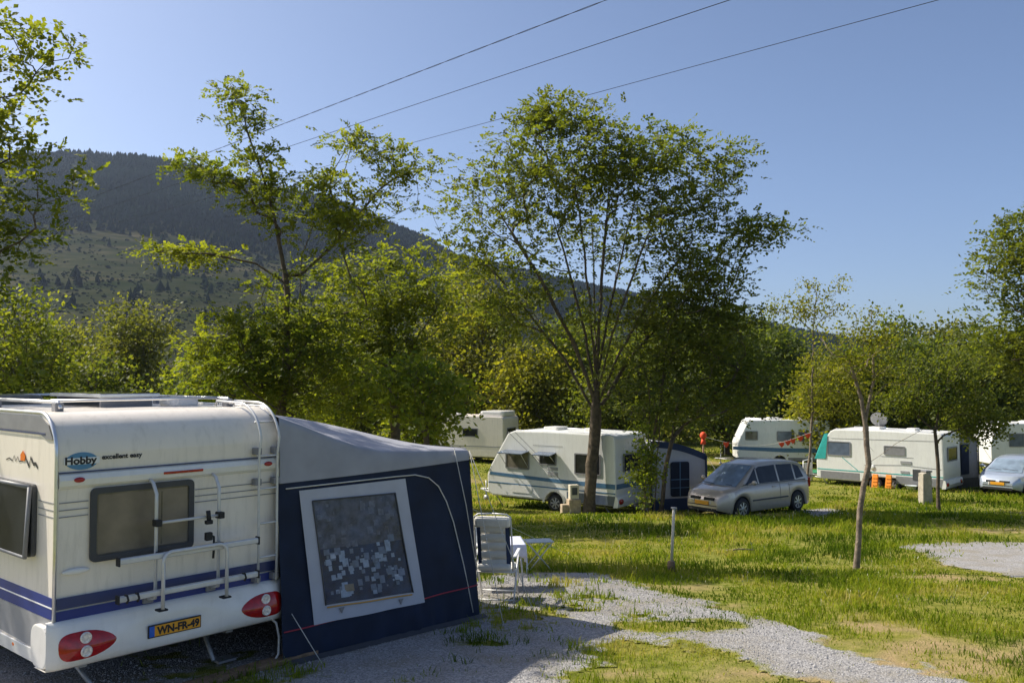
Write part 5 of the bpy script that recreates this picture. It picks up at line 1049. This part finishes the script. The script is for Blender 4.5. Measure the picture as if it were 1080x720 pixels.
# ================================================================== CARS
def car(label, loc, rz, H=1.62, paint='carpaint', hood=1.0, Lc=4.26):
    c = thing('parked_car', label, 'car', loc, rz); hl = Lc / 2; zk = H / 1.62
    zt_k = [(-hl, .62), (-hl + .06, .95), (-hl + .2, .98), (-.5, .97), (1.05, .96 * hood), (1.35, .93 * hood), (1.85, .80 * hood), (hl - .08, .66 * hood), (hl, .52)]
    def ip(t, s): return float(np.interp(s, [a for a, b in t], [b for a, b in t]))
    def hw(s):
        e = max(0, (s - (hl - .75)) / .75); r = max(0, (-s - (hl - .5)) / .5); return .885 * (1 - .36 * e ** 2.6 - .16 * r ** 3)
    def zlow(s):
        z = .20 + .10 * max(0, (s - hl + .35) / .35)
        for w in (1.32, -1.36):
            d = abs(s - w)
            if d < .38: z = max(z, .30 + math.sqrt(.38 ** 2 - d * d))
        return z
    FR = [0, .07, .2, .38, .58, .78, .92, 1]; WD = [.955, .985, 1, 1.0, .99, .975, .95, .905]
    st = sorted(set([-hl + Lc * i / 84 for i in range(85)] + [-hl + .03, hl - .03])); rows = []
    for s in st:
        w, a, b = hw(s), zlow(s), ip(zt_k, s); pts = [(w * WD[i], s, a + (b - a) * f) for i, f in enumerate(FR)] + [(w * .6, s, b + .035), (0, s, b + .05)]
        rows.append([(-p[0], p[1], p[2]) for p in pts] + [(p[0], p[1], p[2]) for p in reversed(pts[:-1])])
    n = len(rows[0]); m = MB(); m.add([v for r in rows for v in r], [(i * n + j, i * n + j + 1, (i + 1) * n + j + 1, (i + 1) * n + j) for i in range(len(rows) - 1) for j in range(n - 1)] + [list(range(n)), [(len(rows) - 1) * n + j for j in range(n)][::-1]], 0, True)
    m.sm[-1] = m.sm[-2] = False
    RZ = [(-hl + .04, .96), (-hl + .22, 1.38 * zk), (-hl + .36, 1.52 * zk), (-1.4, 1.58 * zk), (-.6, H), (.0, H - .01), (.38, 1.52 * zk), (1.36, .93 * hood)]
    gs = [-hl + .04 + (1.36 + hl - .04) * i / 46 for i in range(47)]; rows = []
    def bow(s, x): return s + (.14 * (1 - (x / .8) ** 2) if s > .3 else (.14 * (1 - (x / .8) ** 2) * max(0, s + .3) / .6 if s > -.3 else 0))
    def sx(z): return .80 - .20 * (z - .96) / .6
    for s in gs:
        z = ip(RZ, s); xt = max(sx(z), .3); pts = [(.80, .93), (sx(.97), .97), (sx(.97 + (z - .97) * .5), .97 + (z - .97) * .5), (sx(z - .05), z - .05), (sx(z) - .05, z - .012), (.35, z + .01), (0, z + .02)]
        rows.append([(-x, bow(s, x) if z < 1.53 * zk and s > 0 else s + (.14 * (1 - (x / .8) ** 2) * min(1, max(0, s / .38)) if s < .4 else .14 * (1 - (x / .8) ** 2)), zz) for x, zz in pts]); rows[-1] += [(-a, b, c_) for a, b, c_ in reversed(rows[-1][:-1])]
    n = len(rows[0]); m.add([v for r in rows for v in r], [(i * n + j, i * n + j + 1, (i + 1) * n + j + 1, (i + 1) * n + j) for i in range(len(rows) - 1) for j in range(n - 1)], 0, True)
    mkobj('body', m, M[paint], c)
    mkobj('underbody', MB().box(-.78, .78, -hl + .15, hl - .3, .18, .5), M['black'], c)
    for w in (1.32, -1.36): mkobj('wheel_housing', MB().box(-.80, .80, w - .39, w + .39, .3, .74), M['black'], c)
    for s in (-1, 1):
        for w in (1.32, -1.36): wheel(c, s * .785, w, .315, .20, 'alu', s)
        for poly in (((1.12, 1.0), (.50, 1.0), (.50, 1.45 * zk), (.42, 1.47 * zk), (.98, 1.08)), ((.44, 1.0), (-.48, 1.0), (-.48, 1.50 * zk), (.30, 1.48 * zk), (.44, 1.43 * zk)), ((-.56, 1.0), (-1.32, 1.0), (-1.32, 1.48 * zk), (-.56, 1.50 * zk)), ((-1.40, 1.02), (-1.80, 1.06), (-1.66, 1.40 * zk), (-1.40, 1.47 * zk))):
            mkobj('side_window', MB().add([(s * (sx(z) + .007), y, z) for y, z in poly], [list(range(len(poly)))]), M['panedark'], c)
        mkobj('window_trim', MB().tube([(s * (sx(.985) + .006), y, .985) for y in (1.2, .4, -.5, -1.3, -1.85)], .010, 5), M['black'], c)
        sm = MB()
        for yy_ in (1.02 - .0, -.02 - .48 + .02, -1.30 + .36):
            sm.tube([(s * (hw(yy_) * WD[i] + .001), yy_, .34 + .62 * f) for i, f in enumerate(FR) if .0 < f <= 1 and (i != 0)], .0045, 4)
        mkobj('door_seam', sm, M['ink'], c)
        mkobj('rub_strip', MB().box(s * .888 - .012, s * .888 + .012, -.85, .86, .50, .545, 0, .005), M['dgrey'], c)
        for yy_ in (.0, -.82): mkobj('door_handle', MB().box(s * .872 - .015, s * .872 + .015, yy_ - .26, yy_ - .1, .86, .885, 0, .006), M[paint], c)
        mi = MB(); mi.ell((s * .99, .93, 1.06), .095, .055, .075, 12); mi.tube([(s * .80, .97, 1.0), (s * .92, .95, 1.04)], .022, 6); mkobj('mirror', mi, M[paint], c)
        # headlight as a shaped lens that follows the corner
        def hl_(u, v, s=s):
            yy_ = hl - .06 - .42 * u; w = hw(yy_); b = ip(zt_k, yy_); return (s * (w * (1 - .02 * v) + .012 - .33 * (1 - u) ** 1.6 * 1), yy_ + .03 + .05 * (1 - u), b - .20 + (.17 - .05 * (1 - u)) * v + .015)
        mkobj('headlight', MB().grid(hl_, 10, 4), M['lens'], c)
        mkobj('tail_light', MB().box(s * .74 - .07, s * .74 + .07, -hl - .01, -hl + .14, .72, 1.02, 0, .03), M['red'], c)
        mkobj('fog_lamp', MB().ell((s * .52, hl - .045, .36), .06, .03, .04, 12), M['lens'], c)
    def wsf(u, v):
        x = -.665 + 1.33 * u; x *= (1 - .16 * v); s = 1.34 + (.40 - 1.34) * v; z = ip(RZ, s) + .022 + .0 * v; z -= .02 * (x / .7) ** 2; return (x, s + .14 * (1 - (x / .8) ** 2) + .012, z)
    mkobj('windscreen', MB().grid(wsf, 14, 8), M['screen'], c)
    mkobj('rear_window', MB().grid(lambda u, v: ((-.62 + 1.24 * u) * (1 - .12 * v), -hl + .055 + .15 * v - .012, 1.04 + (1.36 * zk - 1.04) * v), 6, 4), M['panedark'], c)
    for s in (-1, 1): mkobj('grille', MB().box(s * .26 - .19, s * .26 + .19, hl - .07, hl + .006, .565 * hood, .65 * hood, 0, .012), M['black'], c)
    mkobj('air_intake', MB().box(-.55, .55, hl - .1, hl + .004, .24, .34, 0, .01), M['black'], c)
    mkobj('bumper_strip', MB().box(-.56, .56, hl - .08, hl + .012, .40, .43, 0, .01), M['dgrey'], c)
    mkobj('number_plate', MB().box(-.26, .26, hl - .02, hl + .022, .43, .54, 0, .004), M['plate'], c)
    wp = MB(); wp.tube([(-.55, 1.42, .985), (.05, 1.37, 1.02)], .009, 5).tube([(.05, 1.50, .985), (.6, 1.37, 1.01)], .009, 5); mkobj('wiper', wp, M['black'], c)
    return c
M['cable'] = mat('cable_black', (.05, .05, .055), 1, spec=0)
M['screen'] = glassmat('windscreen_glass', (.20, .26, .33), .05, .9, .25, 3)  # light blue base colour imitates the sky reflected in the glass
M['carpaint'] = mat('champagne_silver_paint', (.56, .48, .39), .28, metal=.4, var=.04, coat=.6, dirt=.1)
M['carpaint2'] = mat('blue_silver_paint', (.46, .52, .62), .28, metal=.4, var=.04, coat=.6, dirt=.1)
fw = G(783, 543); cx_, cy_ = fw.x, fw.y; d = Vector((-.80, -.60)); n_ = Vector((.6, -.8))
ctr = Vector((cx_, cy_)) - d * 1.32 - n_ * .85
c1 = car('silver people carrier parked on the grass beside the small pale tent', (ctr.x, ctr.y, min(gz(ctr.x, ctr.y), fw.z) + .02), math.atan2(.8, -.6))
fw = G(1062, 523); ctr = Vector((fw.x, fw.y)) - Vector((-.74, -.67)) * 1.75 - Vector((.67, -.74)) * .6 + Vector((.4, 0))
c2 = car('blue-silver car at the right edge, nose pointing towards the tree with the stone post', (ctr.x, ctr.y, fw.z), math.atan2(.74, -.67), 1.46, 'carpaint2', .93, 4.2)
# ================================================================== SMALL THINGS
def pedestal(label, loc, rz, parts):
    t = thing('service_post', label, 'post', loc, rz)
    for nm, mb, m in parts: mkobj(nm, mb, M[m], t)
p = G(605, 541)
pedestal('beige electric hookup post on a stone block in front of the middle caravan', p, .25, [('base', MB().box(-.20, .20, -.16, .16, 0, .46, 0, .015), 'stone'), ('cabinet', MB().box(-.15, .15, -.11, .11, .462, .92, 0, .012), 'beige'), ('socket_cover', MB().box(-.09, .09, -.125, -.108, .60, .84, 0, .008), 'dgrey'), ('side_block', MB().box(-.42, -.20, -.12, .12, 0, .30, 0, .012), 'stone')])
p = G(976, 531)
pedestal('rough concrete service post with a sloping dark cap beside the round-headed tree', p, .15, [('shaft', MB().prism([(-.19, 0), (.19, 0), (.17, 1.0), (.02, 1.16), (-.17, 1.1)], 'y', -.16, .16, 0, .02), 'concrete'), ('cap', MB().box(-.06, .19, -.17, .17, 1.16, 1.22, 0, .01), 'mgrey'), ('water_tap', MB().tube([(.17, 0, .82), (.26, 0, .82), (.27, 0, .75)], .018, 6), 'steel')])
p = G(708, 603); wpst = thing('marker_post', 'thin white pole with flat top standing in a dark wooden stub on the lawn', 'post', p, .3)
mkobj('pole', MB().tube([(0, 0, .1), (.03, 0, .6), (.06, .0, 1.13)], .027, 8), M['beige'], wpst); mkobj('cap', MB().box(.02, .10, -.045, .045, 1.12, 1.145, 0, .006), M['stripegrey'], wpst); mkobj('stub', MB().lathe([(0, 0), (.075, 0), (.07, .18), (.05, .2), (0, .2)], 'z', 8), M['wood'], wpst)
lg = G(781, 582); lo = mkobj('branch', MB().tube([(-.3, 0, .03), (0, .03, .06), (.28, .0, .05)], .02, 6, r2=.012), M['barkg']); lo.location = lg; tag(lo, 'short pale stick lying in the grass in front of the silver people carrier', 'stick')
# pole with red lantern and bunting
p = G(742, 521); lamp_y = 31.5; pp_ = P(742, 500, lamp_y); pl_ = thing('bunting_pole', 'dark pole with an orange-red ball on top, beside the small pale tent', 'pole', (pp_.x, pp_.y, gz(pp_.x, pp_.y)), 0)
hh = P(740, 459, lamp_y).z - gz(pp_.x, pp_.y); mkobj('pole', MB().tube([(0, 0, 0), (0, 0, hh - .1)], .035, 8), M['wood'], pl_); mkobj('ball', MB().ell((0, 0, hh), .12, .12, .13, 14).tube([(0, 0, hh - .3), (0, 0, hh - .12)], .1, 8, r2=.06), M['orangered'], pl_)
A_ = Vector((pp_.x, pp_.y, P(742, 460, lamp_y).z)); B_ = P(857, 455, 33.5); bt = thing('bunting', 'string of small orange pennants hanging above the silver people carrier', 'bunting', A_, 0)
def bl(t): return (B_ - A_) * t + Vector((0, 0, -.42 * math.sin(PI * t)))
mkobj('string', MB().tube([bl(i / 20) for i in range(21)], .008, 4), M['rope'], bt)
for t in (.2, .70, .76, .81, .88, .95):
    a = bl(t); q = MB(); q.prism([(-.11, 0), (.11, 0), (.09, -.11), (.01, -.19), (-.07, -.10)], 'y', -.006, .006); fo = mkobj('flag', q, M['orangered'], bt); fo.location = a; fo.rotation_euler = (.1, 0, Rr.uniform(-.5, .5))
# towing-box like white object behind the car, green ground sheet
p = G(852, 507); tr = thing('folded_bicycle_carrier', 'pale folded carrier standing on the grass directly behind the silver people carrier', 'carrier', p, .6)
mkobj('panel', MB().box(-.3, .3, -.04, .04, .12, .85, 0, .02), M['stripegrey'], tr); mkobj('frame', MB().tube([(-.32, 0, 0), (-.32, 0, .95), (.32, 0, 1.05), (.32, 0, 0)], .025, 6), M['alug'], tr)
p = G(863, 499); gsx = mkobj('ground_sheet', MB().grid(lambda u, v: (-.8 + 1.6 * u, -.9 + 1.8 * v, .10 + .03 * math.sin(u * 9) * math.cos(v * 8)), 10, 10), mat('green_tarp', (.03, .22, .10), .6, var=.2)); gsx.location = p; tag(gsx, 'green ground sheet on the grass left of the caravan with the teal cover', 'ground sheet')
# picnic bench far left of the flag caravan
p = G(770, 479); pb = thing('garden_table', 'small white table far off on the lawn, left of the caravan behind the pennants', 'table', p, .2)
mkobj('tabletop', MB().box(-.6, .6, -.35, .35, .68, .72, 0, .01), M['white'], pb)
for sx_ in (-.5, .5):
    for sy_ in (-.28, .28): mkobj('leg', MB().tube([(sx_, sy_, 0), (sx_, sy_, .68)], .03, 6), M['white'], pb)
p = G(1060, 497); bn = thing('wooden_bench', 'red-brown wooden bench in front of the caravan at the right edge', 'bench', p, .1)
mkobj('seat', MB().box(-.6, .6, -.2, .2, .42, .47, 0, .01), M['wood'], bn); mkobj('backrest', MB().box(-.6, .6, .17, .22, .5, .85, 0, .01), M['wood'], bn)
for sx_ in (-.5, .5):
    for sy_ in (-.15, .17): mkobj('leg', MB().box(sx_ - .03, sx_ + .03, sy_ - .03, sy_ + .03, 0, .42), M['wood'], bn)
# ================================================================== POWER LINES
D = Vector((-23.7, 30, 2.2))
for (u, y, r, lab) in ((640, 30, .034, 'thick twisted overhead cable, nearest the hill, crossing the sky'), (770, 30, .015, 'middle one of the three overhead cables crossing the sky'), (990, 24, .011, 'thin overhead cable, lowest of the three and touching the tall spreading tree')):
    a = P(u, 0, y); w = MB()
    if r > .03:
        for ph in (0, PI):
            w.tube([a + D * t + Vector((math.cos(t * 75 + ph) * .017, 0, math.sin(t * 75 + ph) * .017)) for t in [-1.6 + 9.6 * i / 1000 for i in range(1001)]], .0105, 4)
    else: w.tube([a + D * t for t in [-1.6 + 9.6 * i / 60 for i in range(61)]], r, 5)
    tag(mkobj('power_line', w, M['cable']), lab, 'power line', 'overhead cables')
# ================================================================== AIR, LIGHT, CAMERA
def haze(density):
    me = bpy.data.meshes.new('haze'); mb = MB().box(-1920, 1920, -720, 2150, -8, 330); me.from_pydata(mb.v, [], mb.f); o = bpy.data.objects.new('haze', me); COL.objects.link(o); o['kind'] = 'stuff'
    bm = bmesh.new(); bm.from_mesh(me); bmesh.ops.recalc_face_normals(bm, faces=bm.faces[:]); bm.to_mesh(me); bm.free()
    m = bpy.data.materials.new('thin_air'); m.use_nodes = True; nt = m.node_tree
    for n in list(nt.nodes): nt.nodes.remove(n)
    out = nn(nt, 'ShaderNodeOutputMaterial'); v = nn(nt, 'ShaderNodeVolumePrincipled'); v.inputs['Density'].default_value = density; v.inputs['Color'].default_value = (.62, .76, 1, 1); v.inputs['Anisotropy'].default_value = .6
    nt.links.new(v.outputs[0], out.inputs['Volume']); me.materials.append(m)
if HAZE > 0: haze(HAZE)
az = math.atan2(-.93, .36); EL = math.radians(SUN_EL)
sd_ = Vector((math.cos(EL) * math.sin(az), math.cos(EL) * math.cos(az), math.sin(EL)))
sl_ = bpy.data.lights.new('sun', 'SUN'); sl_.energy = SUN_E; sl_.angle = math.radians(.55); sl_.color = (1, .93, .80); so_ = bpy.data.objects.new('sun', sl_); COL.objects.link(so_); so_.rotation_euler = sd_.to_track_quat('Z', 'Y').to_euler(); so_.location = (-30, 10, 40)
w = bpy.data.worlds.new('World'); scene.world = w; w.use_nodes = True; nt = w.node_tree; bg = nt.nodes['Background']
sk_ = nn(nt, 'ShaderNodeTexSky', sky_type='NISHITA'); sk_.sun_disc = False; sk_.sun_elevation = EL; sk_.sun_rotation = az; sk_.air_density = .75; sk_.dust_density = 6.5; sk_.ozone_density = 2.2; sk_.altitude = 1700
nt.links.new(sk_.outputs[0], bg.inputs[0]); bg.inputs[1].default_value = SKY
cd = bpy.data.cameras.new('camera'); cam = bpy.data.objects.new('camera', cd); COL.objects.link(cam); scene.camera = cam
cam.location = (0, 0, CAMZ); cam.rotation_euler = (PI / 2 + PITCH, 0, 0); cd.sensor_width = 36; cd.lens = 36 * F / 1080; cd.clip_end = 9000; cd.clip_start = .1
scene.render.resolution_x, scene.render.resolution_y = 1024, 682
vs_ = scene.view_settings; vs_.view_transform = 'Standard'; vs_.look = 'None'; vs_.gamma = 1; vs_.exposure = EXPO; vs_.use_curve_mapping = False
try:
    scene.cycles.transparent_max_bounces = 8; scene.cycles.max_bounces = 6; scene.cycles.volume_bounces = 0
except Exception: pass
